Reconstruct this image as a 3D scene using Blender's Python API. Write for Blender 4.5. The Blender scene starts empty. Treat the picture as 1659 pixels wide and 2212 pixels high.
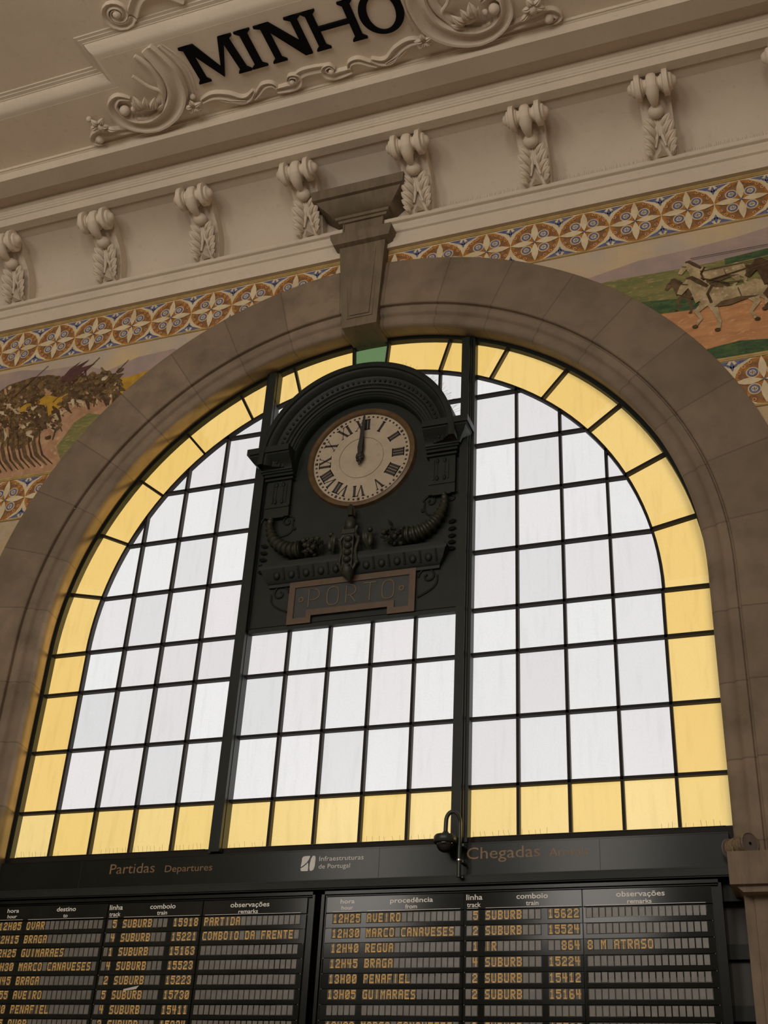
import bpy, bmesh, math, random
from mathutils import Vector, Matrix
PI = math.pi
random.seed(7)
C = bpy.context.scene.collection

# ------------------------------------------------------------------ camera
cam_d = bpy.data.cameras.new('camera')
cam_d.sensor_fit = 'VERTICAL'; cam_d.sensor_height = 24.0
cam_d.lens = 24.0 * 2572.73 / 2212.0
cam_d.clip_start = 0.05; cam_d.clip_end = 200
cam_o = bpy.data.objects.new('camera', cam_d); C.objects.link(cam_o)
def camera_matrix(pitch, yaw, roll, loc):
    cp, sp, cy, sy = math.cos(pitch), math.sin(pitch), math.cos(yaw), math.sin(yaw)
    fw = Vector((sy*cp, cy*cp, sp)); r0 = Vector((cy, -sy, 0)); u0 = r0.cross(fw)
    cr, sr = math.cos(roll), math.sin(roll)
    r = cr*r0 + sr*u0; u = -sr*r0 + cr*u0
    m = Matrix((r, u, -fw)).transposed().to_4x4(); m.translation = loc
    return m
cam_o.matrix_world = camera_matrix(math.radians(30.28752505), math.radians(-21.79128865), math.radians(3.43853752),
                                   Vector((4.24574042, -9.94263273, -3.26392862)))
bpy.context.scene.camera = cam_o

# ------------------------------------------------------------------ light
sc = bpy.context.scene
sc.view_settings.view_transform = 'Standard'; sc.view_settings.look = 'None'
sc.view_settings.gamma = 1.0; sc.view_settings.use_curve_mapping = False
sc.view_settings.exposure = 0.0
w = bpy.data.worlds.new('overcast_sky'); sc.world = w; w.use_nodes = True
w.node_tree.nodes['Background'].inputs[0].default_value = (0.93, 0.96, 1.0, 1)
w.node_tree.nodes['Background'].inputs[1].default_value = .70
def area(name, loc, target, sx, sy, power, color):
    l = bpy.data.lights.new(name, 'AREA'); l.shape = 'RECTANGLE'; l.size = sx; l.size_y = sy
    l.energy = power; l.color = color
    o = bpy.data.objects.new(name, l); C.objects.link(o); o.location = loc
    d = Vector(target) - Vector(loc); o.rotation_euler = d.to_track_quat('-Z', 'Z').to_euler()
    return o
LIGHT = (1.0, 0.93, 0.84)
# daylight falling through the three openings of the wall opposite
for k, x in enumerate((-6.3, -0.9, 4.6)):
    area('daylight_opening', (x, -16.9, 4.2), (x, 0, 4.2), 2.4, 4.8, 345, LIGHT)
# low bright daylight raking along the outside of the window from the right
sun = bpy.data.lights.new('low_sun', 'SUN'); sun.energy = 6.2; sun.angle = math.radians(14); sun.color = (1.0, .95, .86)
so = bpy.data.objects.new('low_sun', sun); C.objects.link(so); so.location = (12, 4, 3)
so.rotation_euler = Vector((-1, -.55, -.10)).to_track_quat('-Z', 'Z').to_euler()

# ------------------------------------------------------------------ mesh helpers
class MB:
    def __init__(s): s.v = []; s.f = []; s.m = []; s.sm = []
    def add(s, vs, fs, mi=0, smooth=False):
        o = len(s.v); s.v += [tuple(x) for x in vs]
        for f in fs: s.f.append([o+i for i in f]); s.m.append(mi); s.sm.append(smooth)
    def box(s, x0, x1, y0, y1, z0, z1, mi=0):
        v = [(x0,y0,z0),(x1,y0,z0),(x1,y1,z0),(x0,y1,z0),(x0,y0,z1),(x1,y0,z1),(x1,y1,z1),(x0,y1,z1)]
        s.add(v, [(0,3,2,1),(4,5,6,7),(0,1,5,4),(1,2,6,5),(2,3,7,6),(3,0,4,7)], mi)
    def poly_y(s, pts, y0, y1, mi=0):
        """polygon in x-z, thickness along y"""
        n = len(pts); v = [(x,y0,z) for x,z in pts] + [(x,y1,z) for x,z in pts]
        s.add(v, [tuple(range(n)), tuple(range(2*n-1, n-1, -1))] + [(i, n+i, n+(i+1)%n, (i+1)%n) for i in range(n)], mi)
    def poly_z(s, pts, z0, z1, mi=0):
        n = len(pts); v = [(x,y,z0) for x,y in pts] + [(x,y,z1) for x,y in pts]
        s.add(v, [tuple(range(n)), tuple(range(2*n-1, n-1, -1))] + [(i, n+i, n+(i+1)%n, (i+1)%n) for i in range(n)], mi)
    def poly_x(s, pts, x0, x1, mi=0, smooth=False):
        """closed profile in (y,z) swept along x"""
        n = len(pts); v = [(x0,y,z) for y,z in pts] + [(x1,y,z) for y,z in pts]
        s.add(v, [tuple(range(n)), tuple(range(2*n-1, n-1, -1))], mi)
        s.add(v, [(i, n+i, n+(i+1)%n, (i+1)%n) for i in range(n)], mi, smooth)
    def strip_y(s, outer, inner, y0, y1, mi=0, closed=True):
        """frame between two polylines with the same number of points"""
        n = len(outer); v = []
        for y in (y0, y1): v += [(x,y,z) for x,z in outer] + [(x,y,z) for x,z in inner]
        R = n if closed else n-1
        for i in range(R):
            j = (i+1) % n
            s.add([v[i], v[j], v[n+j], v[n+i], v[2*n+i], v[2*n+j], v[3*n+j], v[3*n+i]],
                  [(0,1,2,3),(7,6,5,4),(0,4,5,1),(3,2,6,7)] + ([(1,5,6,2),(0,3,7,4)] if not closed and i in (0, R-1) else []), mi)
    def grid(s, rows, mi=0, smooth=True, closed_u=False, closed_v=False, cap=False):
        n = len(rows); k = len(rows[0]); v = [p for r in rows for p in r]; f = []
        for i in range(n if closed_u else n-1):
            for j in range(k if closed_v else k-1):
                a, b = i, (i+1) % n; c, d = j, (j+1) % k
                f.append((a*k+c, a*k+d, b*k+d, b*k+c))
        s.add(v, f, mi, smooth)
        if cap:
            s.add(rows[0], [tuple(range(k))], mi, smooth); s.add(rows[-1], [tuple(range(k-1,-1,-1))], mi, smooth)
    def tube(s, path, rad, n=8, mi=0, flat=1.0, up=None, smooth=True):
        P = [Vector(p) for p in path]; rows = []
        if not hasattr(rad, '__len__'): rad = [rad]*len(P)
        prev = None
        for i, p in enumerate(P):
            t = (P[min(i+1, len(P)-1)] - P[max(i-1, 0)]).normalized()
            ref = Vector(up) if up else (prev if prev else (Vector((0,0,1)) if abs(t.z) < .9 else Vector((1,0,0))))
            b = t.cross(ref)
            if b.length < 1e-6: b = t.cross(Vector((1,0,0.3)))
            b.normalize(); nrm = b.cross(t).normalized(); prev = nrm
            rows.append([tuple(p + rad[i]*(math.cos(2*PI*k/n)*b + flat*math.sin(2*PI*k/n)*nrm)) for k in range(n)])
        s.grid(rows, mi, smooth, closed_v=True, cap=True)
    def sphere(s, c, r, mi=0, n=12, m=8, sx=1, sy=1, sz=1):
        rows = []
        for i in range(m+1):
            a = PI*i/m; rows.append([(c[0]+sx*r*math.sin(a)*math.cos(2*PI*k/n), c[1]+sy*r*math.sin(a)*math.sin(2*PI*k/n), c[2]+sz*r*math.cos(a)) for k in range(n)])
        s.grid(rows, mi, True, closed_v=True)
    def lathe_x(s, prof, c, n=20, mi=0, smooth=True):
        """prof: list of (x offset, radius); axis along x through c"""
        rows = [[(c[0]+dx, c[1]+r*math.cos(2*PI*k/n), c[2]+r*math.sin(2*PI*k/n)) for k in range(n)] for dx, r in prof]
        s.grid(rows, mi, smooth, closed_v=True, cap=True)
    def lathe_y(s, prof, c, n=64, mi=0, smooth=True, a0=0, a1=2*PI, closed=True):
        """prof: list of (radius, y); axis along y through c=(x,z)"""
        rows = []
        k = n if closed else n+1
        for i in range(k):
            a = a0+(a1-a0)*i/n
            rows.append([(c[0]+r*math.cos(a), y, c[1]+r*math.sin(a)) for r, y in prof])
        s.grid(rows, mi, smooth, closed_u=closed)
    def leaf(s, base, tip, nrm, w, bulge=.3, mi=0, n=6, thick=.25, ribs=True):
        """a bulged pointed leaflet from base to tip, a closed solid"""
        base = Vector(base); tip = Vector(tip); nrm = Vector(nrm).normalized()
        d = tip-base; L = d.length; t = d.normalized(); b = t.cross(nrm).normalized(); nn = b.cross(t)
        rows = []
        for i in range(n+1):
            u = i/n; ww = w*(math.sin(PI*min(1, u*.92+.08))**.7)*(1 if u < .95 else .4)
            h = L*bulge*math.sin(PI*u*.85)
            c = base + d*u + nn*h
            th = w*thick
            prof = [(-1,0),(-.55,.75),(-.12,.45 if ribs else 1),(0,1),(.12,.45 if ribs else 1),(.55,.75),(1,0),(0,-.6)]
            rows.append([tuple(c + b*(q*ww) + nn*(h2*th*math.sin(PI*(u*.8+.1)))) for q, h2 in prof])
        s.grid(rows, mi, True, closed_v=True, cap=True)
    def build(s, name, mats, parent=None, loc=None):
        me = bpy.data.meshes.new(name)
        me.from_pydata(s.v, [], s.f)
        if not isinstance(mats, (list, tuple)): mats = [mats]
        for mm in mats: me.materials.append(mm)
        me.polygons.foreach_set('material_index', s.m); me.polygons.foreach_set('use_smooth', s.sm)
        bm = bmesh.new(); bm.from_mesh(me); bmesh.ops.recalc_face_normals(bm, faces=bm.faces); bm.to_mesh(me); bm.free()
        me.update(); me.set_sharp_from_angle(angle=math.radians(38))
        o = bpy.data.objects.new(name, me); C.objects.link(o)
        if parent is not None:
            o.parent = parent; o.matrix_parent_inverse = Matrix.Translation(-parent_loc(parent))
        return o
def parent_loc(o): return ABS.get(o.name, Vector(o.location))
ABS = {}
def thing(name, label, cat, loc=(0,0,0), group=None):
    o = bpy.data.objects.new(name, None); C.objects.link(o); o.empty_display_size = .1
    o.location = loc; o['label'] = label; o['category'] = cat; o['kind'] = 'thing'
    if group: o['group'] = group
    ABS[o.name] = Vector(loc)
    return o
def tag(o, label, cat, group=None, kind='thing'):
    o['label'] = label; o['category'] = cat; o['kind'] = kind
    if group: o['group'] = group
    return o
def struct(o, label=None):
    o['kind'] = 'structure'
    if label: o['label'] = label
    return o
def dup(root, loc, label, group=None):
    r = root.copy(); C.objects.link(r); r.location = loc; r['label'] = label
    if group: r['group'] = group
    for ch in list(root.children):
        c = ch.copy(); C.objects.link(c); c.parent = r; c.matrix_parent_inverse = ch.matrix_parent_inverse.copy()
        for g in list(ch.children):
            d = g.copy(); C.objects.link(d); d.parent = c
    return r
def sub(mb, name, mats, part):
    """a sub-part below a mesh part (mesh parts keep world coordinates of their thing)"""
    o = mb.build(name, mats); o.parent = part
    return o
def arc(r, a0, a1, n, cx=0, cz=1.734):
    return [(cx+r*math.cos(a0+(a1-a0)*i/n), cz+r*math.sin(a0+(a1-a0)*i/n)) for i in range(n+1)]

# ------------------------------------------------------------------ materials
def rgb(r, g, b):
    f = lambda c: (c/255/12.92) if c/255 <= .04045 else ((c/255+.055)/1.055)**2.4
    return (f(r), f(g), f(b), 1)
class NT:
    def __init__(s, name):
        s.m = bpy.data.materials.new(name); s.m.use_nodes = True; s.t = s.m.node_tree
        s.b = s.t.nodes['Principled BSDF']; s.out = s.t.nodes['Material Output']
    def n(s, ty, **kw):
        x = s.t.nodes.new(ty)
        for k, v in kw.items(): setattr(x, k, v)
        return x
    def l(s, a, b): s.t.links.new(a, b)
    def co(s):
        if not hasattr(s, '_co'): s._co = s.n('ShaderNodeTexCoord').outputs['Object']
        return s._co
    def xyz(s):
        if not hasattr(s, '_x'):
            x = s.n('ShaderNodeSeparateXYZ'); s.l(s.co(), x.inputs[0]); s._x = x.outputs
        return s._x
    def math(s, op, a, b=None, c=None):
        x = s.n('ShaderNodeMath', operation=op)
        for i, v in enumerate((a, b, c)):
            if v is None: continue
            if isinstance(v, (int, float)): x.inputs[i].default_value = v
            else: s.l(v, x.inputs[i])
        return x.outputs[0]
    def noise(s, scale, detail=3, rough=.55, vec=None, stretch=None):
        x = s.n('ShaderNodeTexNoise'); x.inputs['Scale'].default_value = scale; x.inputs['Detail'].default_value = detail
        x.inputs['Roughness'].default_value = rough
        v = vec or s.co()
        if stretch:
            mp = s.n('ShaderNodeMapping'); mp.inputs['Scale'].default_value = stretch; s.l(v, mp.inputs['Vector']); v = mp.outputs[0]
        s.l(v, x.inputs['Vector']); return x.outputs[0]
    def mix(s, fac, a, b, blend='MIX'):
        x = s.n('ShaderNodeMix', data_type='RGBA', blend_type=blend)
        for i, v in ((0, fac), (6, a), (7, b)):
            if isinstance(v, (int, float)): x.inputs[i].default_value = v
            elif isinstance(v, tuple): x.inputs[i].default_value = v
            else: s.l(v, x.inputs[i])
        return x.outputs[2]
    def ramp(s, fac, lo, hi):
        x = s.n('ShaderNodeMapRange'); x.inputs['From Min'].default_value = lo; x.inputs['From Max'].default_value = hi
        s.l(fac, x.inputs['Value']); return x.outputs[0]
    def bump(s, h, strength=.3, dist=.01):
        x = s.n('ShaderNodeBump'); x.inputs['Strength'].default_value = strength; x.inputs['Distance'].default_value = dist
        s.l(h, x.inputs['Height']); s.l(x.outputs[0], s.b.inputs['Normal'])
    def col(s, c):
        if isinstance(c, tuple): s.b.inputs['Base Color'].default_value = c
        else: s.l(c, s.b.inputs['Base Color'])
def sc3(c, k): return (c[0]*k, c[1]*k, c[2]*k, 1)
def simple(name, c, rough=.6, var=.12, scale=9, metal=0, spec=.5, bump=0):
    t = NT(name); t.b.inputs['Roughness'].default_value = rough; t.b.inputs['Metallic'].default_value = metal
    t.b.inputs['Specular IOR Level'].default_value = spec
    n = t.noise(scale)
    t.col(t.mix(t.ramp(n, .3, .7), sc3(c, 1-var), sc3(c, 1+var)))
    if bump: t.bump(t.noise(scale*6), bump)
    return t.m
def plaster(name, c):
    t = NT(name); t.b.inputs['Roughness'].default_value = .75; t.b.inputs['Specular IOR Level'].default_value = .25
    a = t.mix(t.ramp(t.noise(1.3, 5), .3, .7), sc3(c, .93), sc3(c, 1.05))
    b = t.mix(t.ramp(t.noise(14, 4, .7), .55, .8), a, sc3(c, .86))
    t.col(b); t.bump(t.noise(60), .08, .004)
    return t.m
PLASTER = (.66, .565, .455, 1)
M = {}
M['plaster'] = plaster('ivory_plaster', PLASTER)
M['plaster_carved'] = plaster('carved_plaster', sc3(PLASTER, 1.03))
M['plaster_wall'] = plaster('frieze_plaster', sc3(PLASTER, .93))
M['plaster_ceiling'] = plaster('ceiling_plaster', sc3(PLASTER, 1.15))

def stone(name, c, arch):
    t = NT(name); t.b.inputs['Roughness'].default_value = .7; t.b.inputs['Specular IOR Level'].default_value = .3
    X = t.xyz()
    if arch:
        ax = t.math('ABSOLUTE', X[0]); dz = t.math('SUBTRACT', X[2], 1.734)
        ang = t.math('MULTIPLY', t.math('ARCTAN2', ax, dz), 180/PI)
        up = t.math('DIVIDE', t.math('SUBTRACT', ang, 4.0), 9.9)
        dn = t.math('ADD', t.math('DIVIDE', X[2], .66), 40.0)
        isup = t.math('GREATER_THAN', X[2], 1.72)
        cell = t.math('ADD', t.math('MULTIPLY', up, isup), t.math('MULTIPLY', dn, t.math('SUBTRACT', 1.0, isup)))
    else:
        cell = t.math('DIVIDE', X[2], 5.0)
    fr = t.math('FRACT', cell); d = t.math('MINIMUM', fr, t.math('SUBTRACT', 1.0, fr))
    side = t.math('SIGN', X[0])
    wn = t.n('ShaderNodeTexWhiteNoise', noise_dimensions='1D')
    t.l(t.math('ADD', t.math('FLOOR', cell), t.math('MULTIPLY', side, 31.7)), wn.inputs['W'])
    base = t.mix(wn.outputs[0], sc3(c, .84), (c[0]*1.16, c[1]*1.15, c[2]*1.14, 1))
    if not arch: base = t.mix(t.math('MULTIPLY', t.ramp(t.noise(5, 4, .6, stretch=(3, 1, .35)), .45, .68), .55), base, (c[0]*.5, c[1]*.5, c[2]*.45, 1))
    base = t.mix(t.ramp(t.noise(2.6, 5, .6), .42, .72), base, (c[0]*.62, c[1]*.64, c[2]*.62, 1))
    base = t.mix(t.ramp(t.noise(70, 3, .8), .35, .75), base, sc3(c, 1.22), 'MIX') if False else base
    g = t.noise(160, 2, .7)
    base = t.mix(t.math('MULTIPLY', t.ramp(g, .45, .7), .25), base, sc3(c, .6))
    if arch:
        line = t.math('LESS_THAN', d, .010)
        base = t.mix(t.math('MULTIPLY', line, .5), base, sc3(c, .35))
    t.col(base); t.bump(t.noise(90, 4), .15, .004)
    return t.m
STONE = (.235, .178, .125, 1)
M['stone_arch'] = stone('granite_voussoirs', STONE, True)
M['stone'] = stone('granite', STONE, False)
M['stone_dark'] = stone('granite_keystone', (.205, .158, .105, 1), False)

def iron(name, c, rough=.45, spec=.4):
    t = NT(name); t.b.inputs['Roughness'].default_value = rough; t.b.inputs['Specular IOR Level'].default_value = spec
    t.col(t.mix(t.ramp(t.noise(5, 4), .35, .7), sc3(c, .85), sc3(c, 1.2))); t.bump(t.noise(45), .1, .003)
    return t.m
M['iron'] = iron('dark_green_iron', (.0125, .0165, .0145, 1), .5, .25)
M['iron_relief'] = iron('worn_green_bronze', (.026, .028, .019, 1), .45, .3)
M['bar'] = iron('glazing_bar_paint', (.014, .011, .010, 1), .6, .2)
M['board'] = simple('board_enamel', (.009, .012, .010, 1), .2, .2, 3, spec=.18)
M['board_panel'] = simple('board_panel_gloss', (.010, .012, .010, 1), .12, .25, 4, spec=.24)
M['slot'] = simple('flap_slot_black', (.006, .006, .006, 1), .5)
M['flap'] = simple('flap_grey', (.17, .16, .145, 1), .35, .16, 14, spec=.5)
M['flap_dim'] = simple('flap_behind_letters', (.10, .085, .06, 1), .4, .2, 20)
M['amber'] = simple('amber_flap_print', (.80, .50, .15, 1), .5, .12, 25)
M['white_print'] = simple('white_print', (.85, .85, .82, 1), .5, .05)
M['gold_print'] = simple('faded_gold_print', (.22, .13, .055, 1), .5, .25, 12)
M['logo'] = simple('logo_grey_print', (.70, .70, .68, 1), .5, .05)
M['screw'] = simple('bright_screw', (.5, .5, .48, 1), .3, .05, metal=.8)
M['bezel'] = simple('brown_gilt_bezel', (.115, .068, .030, 1), .35, .25, 11, spec=.5)
M['porto'] = simple('dull_gilt_lettering', (.165, .125, .072, 1), .5, .2, 11)
M['plate_gold'] = simple('dull_bronze_border', (.085, .048, .024, 1), .5, .2, 11)
M['plate'] = iron('slate_plate', (.026, .028, .031, 1))
M['black'] = simple('black_lettering', (.006, .006, .006, 1), .8, .1, spec=.08)
M['dial_black'] = simple('dial_black', (.014, .012, .012, 1), .4, .1)
t = NT('cream_dial'); t.b.inputs['Roughness'].default_value = .4
b = t.mix(t.ramp(t.noise(5, 5, .6), .35, .7), (.47, .395, .295, 1), (.39, .32, .235, 1))
t.col(t.mix(t.ramp(t.noise(22, 4, .7), .6, .75), b, (.29, .23, .165, 1))); M['dial'] = t.m
M['cctv'] = iron('camera_housing_green', (.02, .026, .024, 1), .35)
M['dome'] = simple('smoked_dome', (.006, .006, .007, 1), .05, .1, spec=.8)
M['silver'] = simple('silver_clamp', (.5, .5, .5, 1), .3, .05, metal=.9)
M['rope'] = simple('twine', (.20, .145, .085, 1), .9, .35, 60)
M['spool_end'] = simple('spool_disc', (.17, .14, .12, 1), .6, .1)
M['spike'] = simple('spike_wire', (.05, .042, .035, 1), .4, .1, metal=.3)
M['wood_dark'] = simple('dark_wood', (.022, .015, .010, 1), .5, .3, 3)
M['paper'] = simple('white_paper', (.6, .58, .55, 1), .7, .05)
M['floor'] = simple('stone_floor', (.34, .29, .235, 1), .5, .15, 2)
M['hall'] = plaster('hall_wall_plaster', (.38, .32, .25, 1))

def glass(name, cols, yellow, dirt=.5, thru=.5):
    """translucent cathedral glass, tinted pane by pane"""
    t = NT(name); X = t.xyz()
    ax = t.math('ABSOLUTE', X[0])
    ix = t.math('FLOOR', t.math('DIVIDE', t.math('SUBTRACT', ax, 1.241), .4525))
    ixc = t.math('FLOOR', t.math('DIVIDE', t.math('ADD', X[0], 1.125), .45))
    inc = t.math('LESS_THAN', ax, 1.2)
    cx = t.math('ADD', t.math('MULTIPLY', ixc, inc), t.math('MULTIPLY', t.math('ADD', ix, t.math('MULTIPLY', t.math('SIGN', X[0]), 17.0)), t.math('SUBTRACT', 1.0, inc)))
    zz = t.math('SUBTRACT', X[2], t.math('MULTIPLY', t.math('GREATER_THAN', X[2], 1.734), 1.734 - 1.9))
    cz = t.math('FLOOR', t.math('DIVIDE', zz, .634))
    if yellow == 'ring':
        ang = t.math('MULTIPLY', t.math('ARCTAN2', X[0], t.math('SUBTRACT', X[2], 1.734)), 180/PI)
        up = t.math('GREATER_THAN', X[2], 1.734)
        cx = t.math('MULTIPLY', t.math('FLOOR', t.math('DIVIDE', ang, 12.56)), up)
        cz = t.math('MULTIPLY', cz, t.math('SUBTRACT', 1.0, up)); cz = t.math('ADD', cz, t.math('MULTIPLY', t.math('SIGN', X[0]), 9.0))
    wn = t.n('ShaderNodeTexWhiteNoise', noise_dimensions='2D')
    cb = t.n('ShaderNodeCombineXYZ'); t.l(cx, cb.inputs[0]); t.l(cz, cb.inputs[1]); t.l(cb.outputs[0], wn.inputs['Vector'])
    base = t.mix(wn.outputs[0], cols[0], cols[1])
    wn2 = t.n('ShaderNodeTexWhiteNoise', noise_dimensions='3D'); cb2 = t.n('ShaderNodeCombineXYZ')
    t.l(cz, cb2.inputs[0]); t.l(cx, cb2.inputs[1]); cb2.inputs[2].default_value = 3.3; t.l(cb2.outputs[0], wn2.inputs['Vector'])
    base = t.mix(t.math('MULTIPLY', wn2.outputs[0], .6), base, cols[2])
    # rain streaks and hammered texture in the glass itself
    st = t.noise(7, 4, .6, stretch=(2.2, 1, .25))
    base = t.mix(t.math('MULTIPLY', t.ramp(st, .52, .75), .34*dirt), base, sc3(cols[0], .6))
    hm = t.n('ShaderNodeTexVoronoi'); hm.inputs['Scale'].default_value = 55; t.l(t.co(), hm.inputs['Vector'])
    base = t.mix(t.math('MULTIPLY', t.ramp(hm.outputs['Distance'], .1, .75), .12), base, sc3(cols[0], .72))
    tr = t.n('ShaderNodeBsdfTranslucent'); t.l(base, tr.inputs['Color'])
    gl = t.n('ShaderNodeBsdfGlossy'); gl.inputs['Roughness'].default_value = .25; gl.inputs['Color'].default_value = (.6,.6,.6,1)
    tp = t.n('ShaderNodeBsdfTransparent'); t.l(base, tp.inputs['Color'])
    m0 = t.n('ShaderNodeMixShader'); m0.inputs[0].default_value = thru; t.l(tr.outputs[0], m0.inputs[1]); t.l(tp.outputs[0], m0.inputs[2])
    ms = t.n('ShaderNodeMixShader'); ms.inputs[0].default_value = .03
    t.l(m0.outputs[0], ms.inputs[1]); t.l(gl.outputs[0], ms.inputs[2]); t.l(ms.outputs[0], t.out.inputs['Surface'])
    return t.m
M['glass_clear'] = glass('milky_glass', ((.66,.66,.67,1), (.80,.80,.80,1), (.72,.665,.675,1)), False)
M['glass_yellow'] = glass('yellow_glass', ((.90,.63,.19,1), (.94,.71,.30,1), (.88,.63,.23,1)), False, .8, .62)
M['glass_yellow_ring'] = glass('yellow_border_glass', ((.88,.585,.17,1), (.94,.68,.26,1), (.88,.60,.19,1)), 'ring', .8, .62)
M['glass_green'] = glass('green_glass', ((.12,.20,.09,1), (.12,.20,.09,1), (.12,.20,.09,1)), False)

def tile(name, a, b, scale=6, thr=(.4,.6), stretch=None, seams=True, c=None):
    t = NT(name); t.b.inputs['Roughness'].default_value = .3; t.b.inputs['Specular IOR Level'].default_value = .35
    base = t.mix(t.ramp(t.noise(scale, 4, .6, stretch=stretch), thr[0], thr[1]), a, b)
    if c: base = t.mix(t.ramp(t.noise(scale*2.7, 3, .6, stretch=stretch), .55, .7), base, c)
    if seams:
        X = t.xyz(); ls = []
        wn = t.n('ShaderNodeTexWhiteNoise', noise_dimensions='2D'); cb = t.n('ShaderNodeCombineXYZ')
        for i in (0, 2):
            u = t.math('DIVIDE', t.math('ADD', X[i], 20.0), .137); f = t.math('FRACT', u)
            ls.append(t.math('LESS_THAN', f, .02)); t.l(t.math('FLOOR', u), cb.inputs[0 if i == 0 else 1])
        t.l(cb.outputs[0], wn.inputs['Vector'])
        base = t.mix(t.math('MULTIPLY', wn.outputs[0], .16), base, sc3(a, .7))
        base = t.mix(t.math('MULTIPLY', t.math('MAXIMUM', ls[0], ls[1]), .22), base, sc3(a, .45))
    t.col(base); return t.m

# ================================================================== the hall
FZ = -4.86; CZ = 7.87; HX = 9.0; HY = -17.0
TY = -0.35                       # face of the tiled wall
m = MB(); m.box(-HX, HX, HY, .5, FZ-.2, FZ); struct(m.build('floor', M['floor']))
m = MB(); m.box(-HX-.3, -HX, HY, .5, FZ, CZ+.3); struct(m.build('wall_left', M['hall']))
m = MB(); m.box(HX, HX+.3, HY, .5, FZ, CZ+.3); struct(m.build('wall_right', M['hall']))
m = MB()
for a, b in ((-HX, -7.5), (-5.1, -2.1), (.3, 3.4), (5.8, HX)): m.box(a, b, HY-.4, HY, FZ, CZ+.3)
for c in (-6.3, -.9, 4.6): m.box(c-1.2, c+1.2, HY-.4, HY, FZ, 1.8); m.box(c-1.2, c+1.2, HY-.4, HY, 6.6, CZ+.3)
struct(m.build('wall_front', M['hall']))
m = MB()
for c in (-6.3, -.9, 4.6): m.box(c-1.2, c+1.2, HY-.3, HY-.26, 1.8, 6.6)
struct(m.build('window_2', M['hall']), 'openings of the wall opposite')

# wall around the arched opening
m = MB(); zt = 8.0
for RW, ya, yb in ((4.0, TY, -.02), (3.56, -.02, .10)):
    for s in (-1, 1):
        m.box(min(s*RW, s*HX), max(s*RW, s*HX), ya, yb, FZ, 1.734)
    A = [(RW, 1.734)] + arc(RW, 0, PI, 64)[1:-1] + [(-RW, 1.734)]
    for i in range(64):
        (x0, z0), (x1, z1) = A[i], A[i+1]
        m.poly_y([(x0, z0), (x0, zt), (x1, zt), (x1, z1)], ya, yb)
    for s in (-1, 1): m.box(min(s*RW, s*HX), max(s*RW, s*HX), ya, yb, 1.734, zt)
tilewall = tile('plain_cream_tiles', rgb(196,172,132), rgb(176,158,128), 1.5, (.3, .7), None, True, rgb(190,178,160))
struct(m.build('wall_back', tilewall), 'tiled wall around the arched window')

# moulded stone arch and its jambs
prof = [(3.545, .02), (3.49, -.262), (3.497, -.290), (3.51, -.302), (3.53, -.312), (3.56, -.318), (3.595, -.316), (3.612, -.310), (3.622, -.318), (3.632, -.335), (3.655, -.347),
        (3.715, -.350), (3.728, -.336), (3.738, -.336), (3.742, -.372), (3.752, -.382), (4.36, -.382), (4.372, -.374), (4.372, -.30)]
m = MB()
sweep = [[(r*math.cos(a), y, 1.734+r*math.sin(a)) for r, y in prof] for a in [PI*i/96 for i in range(97)]]
sweep = [[(r, y, z) for r, y in prof] for z in (-.78, 1.2)] + sweep + [[(-r, y, z) for r, y in prof] for z in (1.2, -.78)]
m.grid(sweep, smooth=False)
o = m.build('trim_1', M['stone_arch']); struct(o, 'brown granite moulded arch framing the window')
# jamb below the impost block, narrower
m = MB()
for s in (-1, 1):
    p = [(3.53, .02), (3.53, -.36), (3.60, -.36), (3.605, -.385), (4.372, -.385), (4.372, .02)]
    m.poly_z([(s*x, y) for x, y in p], FZ, -1.03)
struct(m.build('trim_2', M['stone']), 'granite pier below the window')
# impost blocks
m = MB()
for s in (-1, 1):
    m.poly_z([(s*3.45, -.02), (s*3.45, -.54), (s*4.40, -.54), (s*4.40, -.02)], -1.035, -.79)
    m.poly_y([(s*3.49, -1.035), (s*3.54, -1.085), (s*4.38, -1.085), (s*4.40, -1.035)], -.50, -.02)
struct(m.build('trim_3', M['stone']), 'granite impost block')

# ------------------------------------------------------------------ the window
Zs = [-.456, 0, .635, 1.271, 1.734, 2.367, 2.999, 3.631, 4.257]
RI, RO = 3.064, 3.486
XC = [-1.693 - .4535*k for k in range(4)]
def zc_at(r, x): return 1.734 + math.sqrt(max(0, r*r - x*x))
win = bpy.data.objects.new('window_1', None); C.objects.link(win); win['kind'] = 'structure'
win['label'] = 'arched window of white and yellow glass'; ABS['window_1'] = Vector((0, 0, 0))
fw, fd = .0135, .028
m = MB()
def vbar(x, z0, z1, w=fw, d=fd): m.box(x-w, x+w, -d, d, z0, z1)
def hbar(x0, x1, z, w=fw, d=fd): m.box(x0, x1, -d, d, z-w, z+w)
for s in (-1, 1):
    for x in XC:
        z1 = 1.734 if abs(x) > RI-.02 else zc_at(RI, x)
        vbar(s*x, -.5, z1)
    for z in Zs[1:]:
        xe = RO + .02 if z <= 1.74 else (math.sqrt(RI**2-(z-1.734)**2))
        a, b = sorted((s*1.24, s*xe)); hbar(a, b, z)
    vbar(s*.84, 4.2, zc_at(RI, .84))
for x in (-.675, -.225, .225, .675): vbar(x, -.5, 1.74)
for z in Zs[1:3] + [1.271]: hbar(-1.13, 1.13, z)
hbar(-1.13, 1.13, 4.257)
m.strip_y(arc(RI+fw, 0, PI, 72), arc(RI-fw, 0, PI, 72), -fd, fd, closed=False)
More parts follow.
